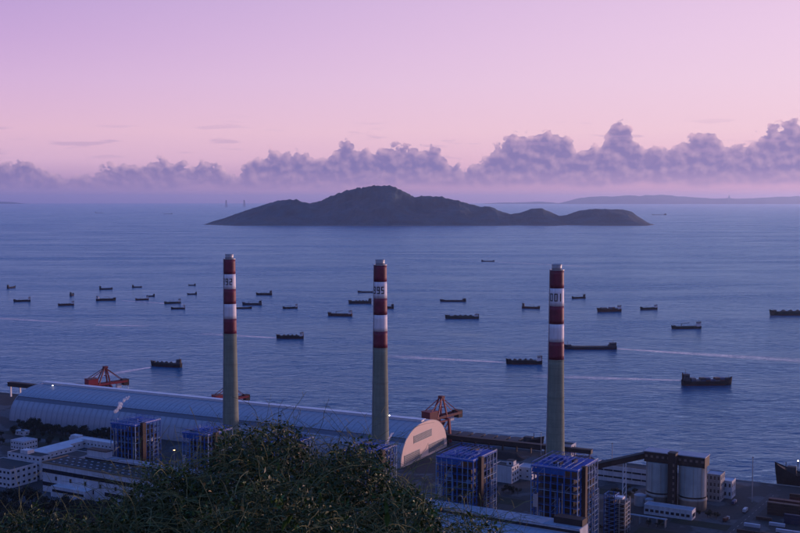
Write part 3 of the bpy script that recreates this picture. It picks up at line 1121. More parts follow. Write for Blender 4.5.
house('dock_annex', 'lower block with a white roof against the tall narrow building', 'building', V(290, 948), 11, 14, 15, rows=2, cols_f=3, cols_r=3, roof=ROOFW, win=(1.4, 3.2))

# ================================================================== SILOS
sl = thing('twin_silo', 'two grey ash silos joined by a brown lift tower and headhouse', 'silo', (236, 927, G0), ROT)
for sx in (-14.0, 14.0):
    b_ = MB().lathe([(11.8, 0), (11.8, 8.0), (12.15, 8.2), (12.15, 9.6), (11.8, 9.8), (11.8, 37)], 40, sx, 0).build('silo_body', SILO, sl, False)
    for p_ in b_.data.polygons:
        p_.use_smooth = len(p_.vertices) == 4
    MB().lathe([(11.86, 10.6), (11.86, 11.9)], 40, sx, 0, False).build('dark_ring', DARKW, b_)  # dark ring band round the lower silo wall
    for k in range(10):
        a = 2 * math.pi * k / 10
        MB().bar((sx + 11.9 * math.cos(a), 11.9 * math.sin(a), 12), (sx + 11.9 * math.cos(a), 11.9 * math.sin(a), 36.8), 0.35).build('rib', SILO, b_)
hd = MB().box(-26, -7.5, 37, 26, 7.5, 45.5).build('headhouse', BROWN, sl)
MB().box(-26.4, -8, 45.5, 6, 8, 46.2).build('headhouse_roof', ROOFL, hd)
MB().box(6.02, -8, 45.5, 26.4, 8, 46.3).build('headhouse_roof', ROOFL, hd)
wm = MB().box(-1.1, -.15, -1, 1.1, .2, 1).mesh('window', mat('dim_window', (0.22, 0.16, 0.14), 0.4, 0.4, 1.0))
for i in range(11):
    if abs(-24 + i * 4.8) > 4:
        link('window', wm, hd, (-24 + i * 4.8, -7.5, 42))
MB().box(-3.2, -14.5, 0, 3.2, -7.6, 48).build('lift_tower', BROWN, sl)
MB().box(-3.6, -14.9, 48, 3.6, -7.2, 48.6).build('lift_roof', ROOFD, sl)
lw = MB().box(-.7, -.15, -1.2, .7, .15, 1.2).mesh('window', MATS['dim_window'])
for k in range(7):
    link('window', lw, sl, (1.6, -14.5, 7 + k * 5.2))

# sloping conveyor gallery up to the silos
cg = thing('conveyor_gallery', 'brown inclined conveyor gallery rising to the silo headhouse on white legs', 'conveyor', (0, 0, 0), 0)
ca, cb = Vector((158, 930, 35.5)), Vector((215, 939.5, 45.5))
MB().bar(ca, cb, 5.0, 4.4).build('gallery', BROWN, cg)
MB().bar(ca + Vector((0, 0, 2.4)), cb + Vector((0, 0, 2.4)), 5.6, 0.4).build('gallery_roof', ROOFD, cg)
for k in (0.1, 0.62):
    p = ca.lerp(cb, k)
    lg = MB()
    for dx in (-1.7, 1.7):
        lg.bar((p.x + dx, p.y - 1.5, G0), (p.x + dx * .6, p.y - 1.5, p.z - 2), 0.7)
    for j in range(6):
        z0 = G0 + (p.z - 4 - G0) * j / 6
        z1 = G0 + (p.z - 4 - G0) * (j + 1) / 6
        lg.bar((p.x - 1.6, p.y - 1.5, z0), (p.x + 1.6, p.y - 1.5, z1), 0.35)
    lg.build('trestle_leg', WHITE2, cg)

# ================================================================== SHIP UNLOADERS
def unloader(s, label, sc_=1.0, dark=False, yaw=0.0):
    p = P(s, 70, G0)
    m1, m2 = (DKRED, REDC) if dark else (REDC, DKRED)
    r_ = thing('ship_unloader', label, 'crane', p, ROTS + yaw, 'quay cranes')
    r_.scale = (sc_,) * 3
    for x in (-9, 9):
        for y in (-9, 8):
            MB().bar((x, y, 0), (x * .75, y, 25), 2.4).build('leg', m2, r_)
    pt = MB()
    for y in (-9, 8):
        pt.bar((-9.5, y, 6), (9.5, y, 6), 1.4)
        pt.bar((-7, y, 25), (7, y, 25), 1.8)
    for x in (-9, 9):
        pt.bar((x, -9, 5), (x, 8, 5), 1.3)
        pt.bar((x * .75, -9, 24), (x * .75, 8, 24), 1.6)
        pt.bar((x, -9, 6), (x * .76, 8, 23), .8)
    pt.build('portal_beam', m2, r_)
    bm = MB()
    for x in (-4, 4):
        bm.bar((x, -22, 27), (x, 32, 27 + 1.5), 1.8, 2.6)
    for k in range(11):
        y = -20 + 4.7 * k
        bm.bar((-4, y, 27 + (y + 30) * .02), (4, y + 2.3, 27 + (y + 32) * .02), .7)
    bm.build('boom', m1, r_)
    MB().box(-6, -22, 28.5, 6, -9, 35.5).build('machine_house', m1, r_)
    MB().box(-6.5, -22.5, 35.5, 6.5, -8.5, 36.1).build('house_roof', m2, r_)
    af = MB()
    for x in (-4.5, 4.5):
        af.bar((x, 8, 27), (x * .35, 4, 49), 1.5)
        af.bar((x, -8, 27), (x * .35, 2, 49), 1.3)
        af.bar((x * .35, 3, 48), (x, 28, 29), .7)
        af.bar((x * .35, 3, 48), (x, -18, 36), .7)
    af.bar((-3, 3, 38), (3, 3, 38), .9)
    af.build('a_frame', m2, r_)
    MB().box(-2.8, 1, 47.5, 2.8, 6, 50).build('mast_head', DKRED, r_)
    MB().box(-5.5, 20, 20, -1, 26, 26).build('cab', WHITE2, r_)
    hp = MB()
    hp.add([(-5, -6, 22), (5, -6, 22), (5, 5, 22), (-5, 5, 22), (-1.5, -2, 13), (1.5, -2, 13), (1.5, 1, 13), (-1.5, 1, 13)],
           [(0, 1, 5, 4), (1, 2, 6, 5), (2, 3, 7, 6), (3, 0, 4, 7), (0, 3, 2, 1), (4, 5, 6, 7)])
    hp.build('hopper', m1, r_)
    MB().box(-4.5, 27, 23, 4.5, 34, 31).build('bucket_head', RUST, r_)
    return r_


unloader(-487, 'red quay crane with long boom behind the left part of the shed', 1.0, False, R(-22))
unloader(-294, 'red quay crane mostly hidden behind the 1992 chimney', 0.86, False, R(-22))
unloader(-16, 'dark red quay crane beside the pink shed gable', 1.0, True, R(-16))

# jetty conveyor at the far left
jt = thing('jetty_conveyor', 'brown conveyor gallery on posts at the far left beyond the shed', 'conveyor', P(-523, 40, G0), ROTS)
MB().box(-120, 20, 14, 0, 27, 19).build('gallery', BROWN, jt)
MB().box(-120.4, 19.6, 19, .4, 27.4, 19.6).build('gallery_roof', RUST, jt)
MB().box(-8, 18, 0, 3, 30, 25).build('transfer_tower', RUST, jt)
for k in range(7):
    MB().box(-118 + 17 * k, 22, 0, -116.6 + 17 * k, 24, 14).build('post', WHITE2, jt)


# lamp posts
def lamp_post(p, hh, label, lit=None, rad=0.35):
    r_ = thing('lamp_post', label, 'lamp post', p, 0)
    MB().tube([(0, 0, 0), (0, 0, hh)], [rad, rad * .6], 8).build('pole', STEEL, r_)
    hd_ = MB().box(-.7, -.3, hh, .7, .3, hh + .45).build('lamp_head', lit or BOILER, r_)
    MB().lathe([(rad * 1.8, 0), (rad * 1.8, .5), (rad, .8)], 8).build('base', CONC, r_)
    return r_


p = at(752, 502, G0)
lamp_post(p, 39, 'tall thin lamp mast standing alone on the quay at right', rad=.5)
p = at(694, 506, G0)
p = at(645, 512, G0)
lamp_post(at(612, 470, G0), 26, 'thin mast by the water behind the conveyor gallery', rad=.35)
lamp_post(at(541, 455, G0), 23, 'white thin mast on the bow quay left of the 2001 chimney', rad=.4)
lamp_post(at(128.5, 413, G0), 34, 'slim mast beside the left red quay crane', rad=.3)
lamp_post(at(174.5, 473, G0), 22, 'lit orange street lamp between the two left boiler frames', LAMP_O)
lamp_post(P(-490, -14, 40.5), 1.2, 'small white lamp on the shed ridge at left', LAMP_W, rad=.15)

# pipe rack, tanks and trucks in the yard
pr_ = thing('pipe_rack', 'low steel pipe rack crossing the yard left of the silos', 'pipe rack', at(606, 519, G0), ROT)
for k in range(8):
    MB().box(k * 7 - .2, -.2, 0, k * 7 + .2, .2, 6).build('post', STEEL, pr_)
    MB().box(k * 7 - .2, 2.8, 0, k * 7 + .2, 3.2, 6).build('post', STEEL, pr_)
    MB().box(k * 7 - .15, -.3, 6, k * 7 + .15, 3.3, 6.3).build('cross_beam', BLUE_L, pr_)
for k, y in enumerate((.2, .9, 1.7, 2.6)):
    MB().tube([(-1, y, 6.6), (50, y, 6.6)], .22 + .07 * (k % 2), 7).build('pipe', (STEEL, BLUE_L, RUST, WHITE2)[k], pr_)
for px, py, r0, h0, lb in ((640, 505, 5, 9, 'larger pale tank by the white trestle legs'), (649, 507, 3.6, 7, 'smaller pale tank by the white trestle legs')):
    tk = thing('storage_tank', lb, 'tank', at(px, py, G0), 0)
    MB().lathe([(r0, 0), (r0, h0)], 24).build('shell', STEEL, tk, False)
    MB().lathe([(r0 + .15, h0), (r0 * .6, h0 + .8), (.3, h0 + 1.1)], 24).build('roof', ROOFL, tk)
    MB().bar((r0 + .2, 0, 0), (r0 + .2, 0, h0 + 1), .4).build('ladder', STEEL, tk)
TRK = [mat('truck_blue', (0.02, 0.05, 0.14), 0.5, 0.2, 0.5), mat('truck_rust', (0.10, 0.03, 0.02), 0.5, 0.2, 0.5), mat('truck_white', (0.5, 0.5, 0.52), 0.5, 0.1, 0.5)]
for k, (px, py, rz, lb) in enumerate([(734, 504, 60, 'blue truck on the quay left of the lamp mast'), (726, 521, 52, 'rust-red truck on the road right of the silos'), (745, 512, 60, 'pale truck between the lamp mast and the container yard')]):
    tr = thing('truck', lb, 'truck', at(px, py, G0), R(rz))
    MB().box(-4.2, -1.2, 1.0, 2.6, 1.2, 3.3).build('load_box', TRK[k], tr)
    MB().box(2.9, -1.15, .8, 5.2, 1.15, 3.0).build('cab', TRK[2], tr)
    MB().box(5.0, -1.0, 1.9, 5.28, 1.0, 2.7).build('windscreen', GLASS, tr)
    MB().box(-4.2, -.5, .6, 5.0, .5, .99).build('chassis', BOILER, tr)
    wmz = MB().tube([(0, -.15, 0), (0, .15, 0)], .5, 12).mesh('wheel', BOILER)
    for x in (-3.2, -2.0, 4.0):
        for y in (-1.05, 1.05):
            link('wheel', wmz, tr, (x, y, .5))
LINEW = mat('road_line', (0.30, 0.30, 0.28), 0.8, 0.4, 0.8)
ROADM = mat('road_asphalt', (0.036, 0.042, 0.048), 0.85, 0.3, 0.3)
ra, rb_ = at(716, 545, G0), at(775, 494, G0)
rd_ = MB().bar(ra + Vector((0, 0, .01)), rb_ + Vector((0, 0, .01)), 9.0, 0.03).build('yard_road', ROADM)
tag(rd_, kind='structure')
for k in range(16):
    a_ = ra.lerp(rb_, (k + .1) / 16)
    b_ = ra.lerp(rb_, (k + .55) / 16)
    MB().bar(a_ + Vector((0, 0, .03)), b_ + Vector((0, 0, .03)), .35, .012).build('lane_mark', LINEW, rd_)
# low coal heap and belt by the shed end
ch_ = MB()
vs, fs = [], []
for i in range(25):
    for j in range(9):
        x, y = (i / 24 - .5) * 70, (j / 8 - .5) * 18
        q_ = max(0, 1 - abs(y) / 9) * min(1, (35 - abs(x)) / 9)
        vs.append((x, y, -.2 + 6 * q_ + 1.2 * mnoise.noise(Vector((x * .2, y * .2, 3))) * q_))
for i in range(24):
    for j in range(8):
        fs.append((i * 9 + j, i * 9 + 9 + j, i * 9 + 10 + j, i * 9 + 1 + j))
o = ch_.add(vs, fs).build('coal_heap', mat('coal', (0.008, 0.008, 0.009), 0.9, 0.4, 0.5, bump=.6, bscale=1.5), None, True)
o.location = P(60, 34, G0)
o.rotation_euler = (0, 0, ROTS)
tag(o, 'long low black coal heap behind the two right boiler frames', 'coal heap')

# ================================================================== STEAM
STEAM = bpy.data.materials.new('steam_vapour')
STEAM.use_nodes = True
st_ = N(STEAM.node_tree)
STEAM.node_tree.nodes.remove(STEAM.node_tree.nodes['Principled BSDF'])
df_ = st_.node('ShaderNodeBsdfDiffuse')
df_.inputs['Color'].default_value = (0.95, 0.95, 0.95, 1)
tl_ = st_.node('ShaderNodeBsdfTranslucent')
tl_.inputs['Color'].default_value = (0.95, 0.95, 0.95, 1)
m1_ = st_.node('ShaderNodeMixShader')
m1_.inputs[0].default_value = 0.5
st_.l.new(df_.outputs[0], m1_.inputs[1])
st_.l.new(tl_.outputs[0], m1_.inputs[2])
tr_ = st_.node('ShaderNodeBsdfTransparent')
m2_ = st_.node('ShaderNodeMixShader')
ns_ = st_.noise(st_.node('ShaderNodeTexCoord').outputs['Object'], 0.6, 4, 0.6)
st_.l.new(st_.rng(ns_, 0.35, 0.65, 0.12, 0.5), m2_.inputs[0])
st_.l.new(tr_.outputs[0], m2_.inputs[1])
st_.l.new(m1_.outputs[0], m2_.inputs[2])
st_.l.new(m2_.outputs[0], STEAM.node_tree.nodes['Material Output'].inputs['Surface'])


def steam(base, path, label, seed):
    """loose string of ragged translucent puffs along a rising path"""
    rr = random.Random(seed)
    b_ = MB()
    for i in range(len(path) - 1):
        (p0, r0), (p1, r1) = path[i], path[i + 1]
        for k in range(4):
            t = (k + rr.random()) / 4
            c_ = Vector(p0).lerp(Vector(p1), t) + Vector((rr.gauss(0, .35), rr.gauss(0, .35), rr.gauss(0, .3))) * r0
            r_ = (r0 * (1 - t) + r1 * t) * rr.uniform(.5, .95)
            vs, fs = [], []
            for a in range(7):
                th = math.pi * a / 6
                for c2_ in range(9):
                    ph = 2 * math.pi * c2_ / 9
                    d = Vector((math.sin(th) * math.cos(ph), math.sin(th) * math.sin(ph), math.cos(th)))
                    f = 1 + .5 * mnoise.noise((c_ + d * r_) * .9 + Vector((seed, 0, 0)))
                    vs.append(c_ + d * r_ * f)
            for a in range(6):
                for c2_ in range(9):
                    fs.append((a * 9 + c2_, (a + 1) * 9 + c2_, (a + 1) * 9 + (c2_ + 1) % 9, a * 9 + (c2_ + 1) % 9))
            b_.add(vs, fs)
    o = b_.build('steam_plume', STEAM, None, True)
    o.location = base
    tag(o, label, 'steam', kind='stuff')


p = atY(114, 413, 985)
steam(p, [((0, 0, 0), 1.4), ((2, 0, 3), 1.8), ((5, 1, 6), 2.2), ((6, 0, 9), 1.6), ((10, 2, 12), 1.5), ((14, 3, 15), 1.0)], 'white wisp of steam in front of the left shed roof', 2)
p = atY(384.5, 446, 900)
steam(p, [((0, 0, 0), 0.7), ((1.5, 0, 3), 1.0), ((4, 0, 6), 1.2), ((5, 0, 9), 1.1), ((7.5, 1, 11), .8)], 'small white wisp of steam right of the middle chimney base', 7)

# ================================================================== SHIPS
HULLS = [mat('hull_black', (0.018, 0.020, 0.026), 0.8, 0.4, 0.2, spec=0.15), mat('hull_navy', (0.020, 0.034, 0.060), 0.8, 0.4, 0.2, spec=0.15),
         mat('hull_rust', (0.070, 0.032, 0.028), 0.8, 0.4, 0.2, spec=0.15), mat('hull_green', (0.020, 0.045, 0.045), 0.8, 0.4, 0.2, spec=0.15)]
RUSTB = mat('boot_red', (0.075, 0.018, 0.014), 0.8, 0.4, 0.3, spec=0.15)
DECK = mat('ship_deck', (0.050, 0.040, 0.036), 0.8, 0.4, 0.3)
SAND = mat('cargo_sand', (0.055, 0.046, 0.040), 0.95, 0.3, 0.4)
COAL = mat('cargo_coal', (0.010, 0.010, 0.011), 0.9, 0.4, 0.4)
HOUSE = mat('deckhouse_white', (0.62, 0.62, 0.64), 0.5, 0.12, 0.4)
HOUSE_D = mat('deckhouse_grey', (0.045, 0.055, 0.07), 0.7, 0.2, 0.4, spec=0.2)
BOXC = [mat('box_blue', (0.03, 0.07, 0.16), 0.6, 0.3, 0.3), mat('box_rust', (0.10, 0.035, 0.025), 0.6, 0.3, 0.3),
        mat('box_grey', (0.12, 0.14, 0.16), 0.6, 0.3, 0.3), mat('box_dark', (0.02, 0.025, 0.035), 0.6, 0.3, 0.3)]


def ship(loc, L, yaw, label, kind='bulk', hull=0, Bm=None, fb=0.05, house='white', name='cargo_ship', cat='ship', group='ships anchored in the bay', hscale=1.0, seed=0, sup=1.0):
    """bow at +x. hull lofted from stations; hold, hatch coamings or cargo; deckhouse aft; masts"""
    rr = random.Random(seed * 7 + int(L))
    r_ = thing(name, label, cat, loc, yaw, group)
    B = Bm or L * 0.17
    h = L * fb * hscale
    st = [(-0.5, .78, 1.25, -.2), (-0.46, .92, 1.15, 0), (-0.36, 1.0, 1.02, 0), (-0.1, 1.0, 1.0, 0), (0.2, 1.0, 1.0, 0), (0.34, .93, 1.12, 0), (0.42, .70, 1.45, .0), (0.47, .36, 1.75, 0), (0.5, .05, 1.95, 0)]
    vs, fs = [], []
    for (x, wf, hf, d) in st:
        bw = B / 2 * wf
        rake = 0.022 * L if x > 0.45 else 0
        bot = bw * (0.85 if x < 0.4 else 0.55)
        xx = x * L
        top = h * hf
        vs += [(xx - rake * (x - .4) * 10 * .6, -bot, -1.0), (xx, -bw, top * .55), (xx + rake * .3, -bw * 1.02, top), (xx + rake * .3, bw * 1.02, top), (xx, bw, top * .55), (xx - rake * (x - .4) * 10 * .6, bot, -1.0)]
    for i in range(len(st) - 1):
        a, b_ = i * 6, (i + 1) * 6
        for k in range(5):
            if k != 2:
                fs.append((a + k, b_ + k, b_ + k + 1, a + k + 1))
    fs.append((0, 1, 2, 3, 4, 5))
    e = (len(st) - 1) * 6
    fs.append((e + 5, e + 4, e + 3, e + 2, e + 1, e))
    MB().add(vs, fs).build('hull', HULLS[hull], r_)
    bt = MB()
    for sy in (-1, 1):
        bt.bar((-.44 * L, sy * B * .475, h * .16), (.33 * L, sy * B * .475, h * .16), B * .02 + .1, h * .22)
    bt.build('boot_stripe', RUSTB, r_)
    dv, dfs = [], []
    for i, (x, wf, hf, d) in enumerate(st):
        bw = B / 2 * wf
        dv += [(x * L, -bw * .97, h * hf - h * .12), (x * L, bw * .97, h * hf - h * .12)]
    for i in range(len(st) - 1):
        dfs.append((2 * i, 2 * i + 2, 2 * i + 3, 2 * i + 1))
    MB().add(dv, dfs).build('deck', DECK, r_)
    # bulwark / forecastle gear
    MB().box(.36 * L, -B * .16, h * 1.05, .42 * L, B * .16, h * 1.7).build('windlass', HOUSE_D, r_)
    MB().tube([(.43 * L, 0, h), (.43 * L, 0, h * 1.4 + min(L * .07, 7))], min(L * .0045, .35), 6).build('fore_mast', HOUSE_D, r_)
    hz0 = h * .9
    hm_ = HOUSE if house == 'white' else HOUSE_D
    hl_ = L * .11 if L > 30 else L * .15
    # deckhouse
    dh = MB()
    dh.box(-.48 * L, -B * .42, hz0, -.48 * L + hl_ * 1.15, B * .42, hz0 + L * .035 * sup)
    dh.build('deckhouse', hm_, r_)
    dh2 = MB().box(-.47 * L, -B * .36, hz0 + L * .035 * sup, -.47 * L + hl_ * .9, B * .36, hz0 + L * .068 * sup).build('bridge', hm_, r_)
    MB().box(-.47 * L - .02 * L, -B * .38, hz0 + L * .068 * sup, -.47 * L + hl_ * .95, B * .38, hz0 + L * .073 * sup).build('bridge_roof', HOUSE_D, dh2)
    MB().box(-.47 * L + hl_ * .2, -B * .365, hz0 + L * .048 * sup, -.47 * L + hl_ * .905, B * .365, hz0 + L * .058 * sup).build('bridge_windows', GLASS, dh2)
    MB().tube([(-.44 * L, 0, hz0 + L * .07 * sup), (-.44 * L, 0, hz0 + L * .125 * sup)], L * .004, 6).build('mast', HOUSE_D, r_)
    MB().lathe([(L * .013, hz0), (L * .012, hz0 + L * .085 * sup)], 10, -.485 * L, B * .18).build('funnel', HULLS[(hull + 2) % 4], r_)
    x0, x1 = -.34 * L, .34 * L
    if kind == 'bulk':
        n = max(2, int(L / 20))
        for i in range(n):
            a = x0 + (x1 - x0) * i / n
            b_ = x0 + (x1 - x0) * (i + 1) / n
            MB().box(a + .01 * L, -B * .36, h * .85, b_ - .01 * L, B * .36, h * 1.25).build('hatch', HOUSE_D, r_)
    elif kind == 'sand':
        MB().box(x0, -B * .4, h * .8, x1, B * .4, h * 1.15).build('coaming', HULLS[hull], r_)
        vs, fs = [], []
        n = 14
        for i in range(n + 1):
            x = x0 + (x1 - x0) * (.03 + .94 * i / n)
            for j in range(5):
                yq = (j / 4 - .5) * B * .72
                z = h * 1.1 + (1 - abs(j - 2) / 2) * h * (.45 + .35 * math.sin(i * 1.9 + seed)) * (1 if 0 < i < n else 0)
                vs.append((x, yq, z))
        for i in range(n):
            for j in range(4):
                fs.append((i * 5 + j, i * 5 + 5 + j, i * 5 + 6 + j, i * 5 + 1 + j))
        MB().add(vs, fs).build('cargo_heap', SAND, r_, True)
    elif kind == 'boxes':
        n = max(3, int((x1 - x0) / 6.6))
        step = (x1 - x0) / n
        for i in range(n):
            for t_ in range(2 if (i + seed) % 3 else 1):
                MB().box(x0 + i * step + .15, -B * .42, h * .9 + t_ * 2.7, x0 + (i + 1) * step - .15, B * .42, h * .9 + t_ * 2.7 + 2.6).build('container', rr.choice(BOXC), r_)
    elif kind == 'crane':
        MB().box(x0, -B * .38, h * .8, x1, B * .38, h * 1.12).build('coaming', HULLS[hull], r_)
        MB().tube([(.16 * L, 0, h), (.16 * L, 0, h + L * .10)], L * .010, 8).build('crane_post', HOUSE_D, r_)
        MB().bar((.16 * L, 0, h + L * .095), (-.12 * L, 0, h + L * .125), L * .012).build('crane_jib', HOUSE_D, r_)
    elif kind == 'barge':
        MB().box(x0 * 1.15, -B * .45, h * .85, x1 * 1.2, B * .45, h * 1.05).build('cargo_deck', SAND, r_)
    rl = MB()
    for sy in (-1, 1):
        rl.bar((-.36 * L, sy * B * .49, h * 1.18), (.36 * L, sy * B * .49, h * 1.22), .22)
        for k in range(9):
            xx = -.36 * L + .72 * L * k / 8
            rl.bar((xx, sy * B * .49, h), (xx, sy * B * .49, h * 1.2), .18)
    rl.build('bulwark_rail', HOUSE_D, r_)
    return r_


RT, LF = 0.0, math.pi     # bow to the right / to the left
# px centre, py waterline, px width, yaw (deg, 0 = bow right), kind, hull, house, label
FLEET = [
    (11.5, 288, 7, 72, 'bulk', 1, 'grey', 'tiny dark boat seen end-on at the far left edge of the bay'),
    (22, 301.5, 15, 198, 'crane', 0, 'white', 'small dark cargo boat low at the far left, below the end-on boat'),
    (72, 295.5, 6, 95, 'bulk', 1, 'grey', 'tiny end-on boat just above the two-part boat at left'),
    (66, 305.5, 14, 205, 'sand', 2, 'white', 'small boat with a pale deckhouse, lowest of the left group'),
    (106, 289.5, 12, 15, 'bulk', 1, 'grey', 'small dark boat, upper of two stacked in view left of centre-left'),
    (106, 300.5, 18, 8, 'crane', 0, 'white', 'dark cargo boat with pale bow, lower of the stacked pair at left'),
    (137, 287.5, 9, 5, 'bulk', 1, 'grey', 'tiny dark boat above the pair at left middle of the bay'),
    (142, 300, 12, 205, 'crane', 2, 'white', 'small dark boat touching its smaller neighbour, left middle bay'),
    (150.5, 296.5, 7.5, 215, 'bulk', 1, 'grey', 'tiny boat right behind a slightly larger boat, left middle bay'),
    (172.5, 303.5, 15, 205, 'crane', 3, 'white', 'dark boat left of the 1992 chimney, upper of an overlapping pair'),
    (178, 309, 13, 190, 'bulk', 0, 'white', 'dark boat left of the 1992 chimney, lower of an overlapping pair'),
    (192, 285.5, 7, 175, 'bulk', 1, 'grey', 'tiny farthest boat left of the 1992 chimney'),
    (192, 294.5, 9, 188, 'bulk', 0, 'grey', 'tiny dark boat under the farthest one left of the 1992 chimney'),
    (264, 295, 15, 176, 'sand', 0, 'grey', 'low dark barge, upper right of the 1992 chimney'),
    (252, 305, 18, 178, 'crane', 1, 'grey', 'dark cargo boat close right of the 1992 chimney, above a low barge'),
    (241, 308.5, 20, 0, 'barge', 2, 'white', 'low flat boat partly behind the 1992 chimney, white house at right'),
    (290, 308.5, 14, 202, 'crane', 0, 'white', 'small dark boat between the left and middle chimneys'),
    (290, 338.5, 25, 180, 'sand', 0, 'white', 'dark loaded barge with white stern house and wake, between left and middle chimneys'),
    (368, 292.5, 19, 180, 'barge', 1, 'white', 'low dark boat partly behind the middle chimney top band'),
    (360, 303.5, 21, 180, 'sand', 0, 'grey', 'loaded dark barge touching the middle chimney on its left'),
    (340, 316, 23, 172, 'crane', 2, 'white', 'flat dark barge with white house left of the middle chimney'),
    (384, 308.5, 18, 180, 'bulk', 0, 'grey', 'boat hidden behind the middle chimney with only its right end showing'),
    (488, 261.5, 12, 0, 'barge', 1, 'grey', 'lone far boat in open water above the others, right of centre'),
    (453, 301.5, 24, 178, 'barge', 1, 'grey', 'long low dark barge right of the middle chimney'),
    (462, 318.5, 31, 180, 'sand', 3, 'white', 'dark green loaded barge with white houses at its right end, mid bay'),
    (531, 308.5, 17, 340, 'crane', 2, 'grey', 'small dark boat just left of the 2001 chimney'),
    (578.5, 298.5, 14, 200, 'crane', 0, 'grey', 'small dark boat just right of the 2001 chimney top'),
    (609, 311.5, 24, 194, 'boxes', 2, 'white', 'dark cargo boat, left of two right of the 2001 chimney'),
    (648.5, 309.5, 18, 200, 'crane', 3, 'white', 'dark cargo boat, right and smaller of two right of the 2001 chimney'),
    (686, 328.5, 29, 190, 'crane', 3, 'white', 'dark boat with white midship house at right of the bay'),
    (793, 315, 43, 180, 'sand', 3, 'grey', 'long low barge cut by the right edge of the picture'),
    (590, 349, 48, 180, 'barge', 1, 'grey', 'long flat barge reaching from behind the 2001 chimney, trailing a wake'),
    (707, 385, 47, 4, 'boxes', 0, 'grey', 'large dark cargo ship stacked with boxes at right, biggest in the bay'),
    (166, 366.5, 32, 161, 'sand', 0, 'grey', 'lone dark barge with raised stern above the shed roof'),
    (524, 364, 33, 180, 'sand', 0, 'white', 'dark loaded barge with bright white stern house left of the 2001 chimney'),
    (99, 213, 7, 0, 'barge', 1, 'grey', 'very distant low ship near the horizon at left'),
    (168, 214, 8, 180, 'barge', 1, 'grey', 'very distant low ship near the horizon left of the island'),
    (659, 215, 13, 180, 'barge', 1, 'grey', 'very distant long ship just right of the island'),
]
for i, (px, py, wpx, yaw, kind, hu, ho, lb) in enumerate(FLEET):
    p = at(px, py, 0)
    wm_ = wpx * 1.1 * p.y / F
    y = R(yaw)
    c_, s_ = abs(math.cos(y)), abs(math.sin(y))
    L = wm_ / (c_ + 0.2 * s_)
    if c_ < .4:
        L = min(L * 1.2, 38)
    L = min(L, 260)
    big = wpx > 40 and kind == 'boxes'
    ship(p, L, y, lb, kind, hu, None, .062 if big else (.045 if kind == 'barge' else .058), ho, hscale=(1.25 if big else 1.0) * (0.5 if L > 120 else 1) * (1.5 if L < 62 and kind != 'barge' else 1.1), sup=(2.6 if L < 46 else 2.0) if L < 75 and kind != 'barge' else 1.0, seed=i)

# moored ships along the quay
b = ship(P(18, 96, 0), 150, ROTS, 'long black coal ship moored on the quay right of the shed gable', 'bulk', 0, 24, .055, 'grey', 'bulk_carrier', 'ship', None, seed=50)
kb = thing('quay_conveyor', 'long dark belt conveyor on the coal quay behind the right boiler frames', 'conveyor', P(70, 66, G0), ROTS)
MB().box(-75, -3, 6, 85, 3, 10).build('gallery', BOILER, kb)
MB().box(-75.4, -3.4, 10, 85.4, 3.4, 10.4).build('gallery_roof', BROWN, kb)
for k in range(11):
    MB().box(-74 + 15.6 * k, -1, 0, -72.9 + 15.6 * k, 1, 6).build('post', BOILER, kb)
sb = ship(P(397, 64, 0), 130, ROTS + math.pi, 'black ship moored at the right edge, only its high bow in view', 'crane', 0, 20, .085, 'grey', 'cargo_vessel', 'ship', None, seed=51)
MB().box(36, -7, 9, 43, 7, 20).build('fore_house', HOUSE_D, sb)
MB().tube([(45, 3, 10), (45, 3, 25)], .35, 6).build('signal_mast', HOUSE_D, sb)
MB().lathe([(.1, -.6), (.6, -.2), (.6, .2), (.1, .6)], 8, 45, 3).build('mast_lamp', LAMP_W, sb).location = (0, 0, 25.3)

# far bridge pylons and tower on the horizon
PYL = mat('pylon_concrete', (0.16, 0.15, 0.17), 0.9, 0.2, 0.01)
for px, lb in ((226.5, 'left of two faint bridge towers standing in the sea left of the island'), (244.5, 'right of two faint bridge towers standing in the sea left of the island')):
    Yd = 42000
    X_ = (px - 400) / F * Yd
    r_ = thing('bridge_tower', lb, 'tower', (X_, Yd, 0), 0)
    zt = 262
    for sx in (-1, 1):
        MB().bar((sx * 26, 0, -1), (sx * 9, 0, zt), 19, 19).build('leg', PYL, r_)
    MB().box(-26, -7, 70, 26, 7, 80).build('cross_beam', PYL, r_)
    MB().box(-14, -8, 225, 14, 8, 240).build('cross_beam', PYL, r_)
tw = thing('far_tower', 'faint slender tower on the hazy hills at right', 'tower', ((728.5 - 400) / F * 75000, 75000, 0), 0)
MB().box(-46, -46, 250, 46, 46, 540).build('shaft', PYL, tw)
MB().box(-20, -20, 540, 20, 20, 605).build('spire', PYL, tw)


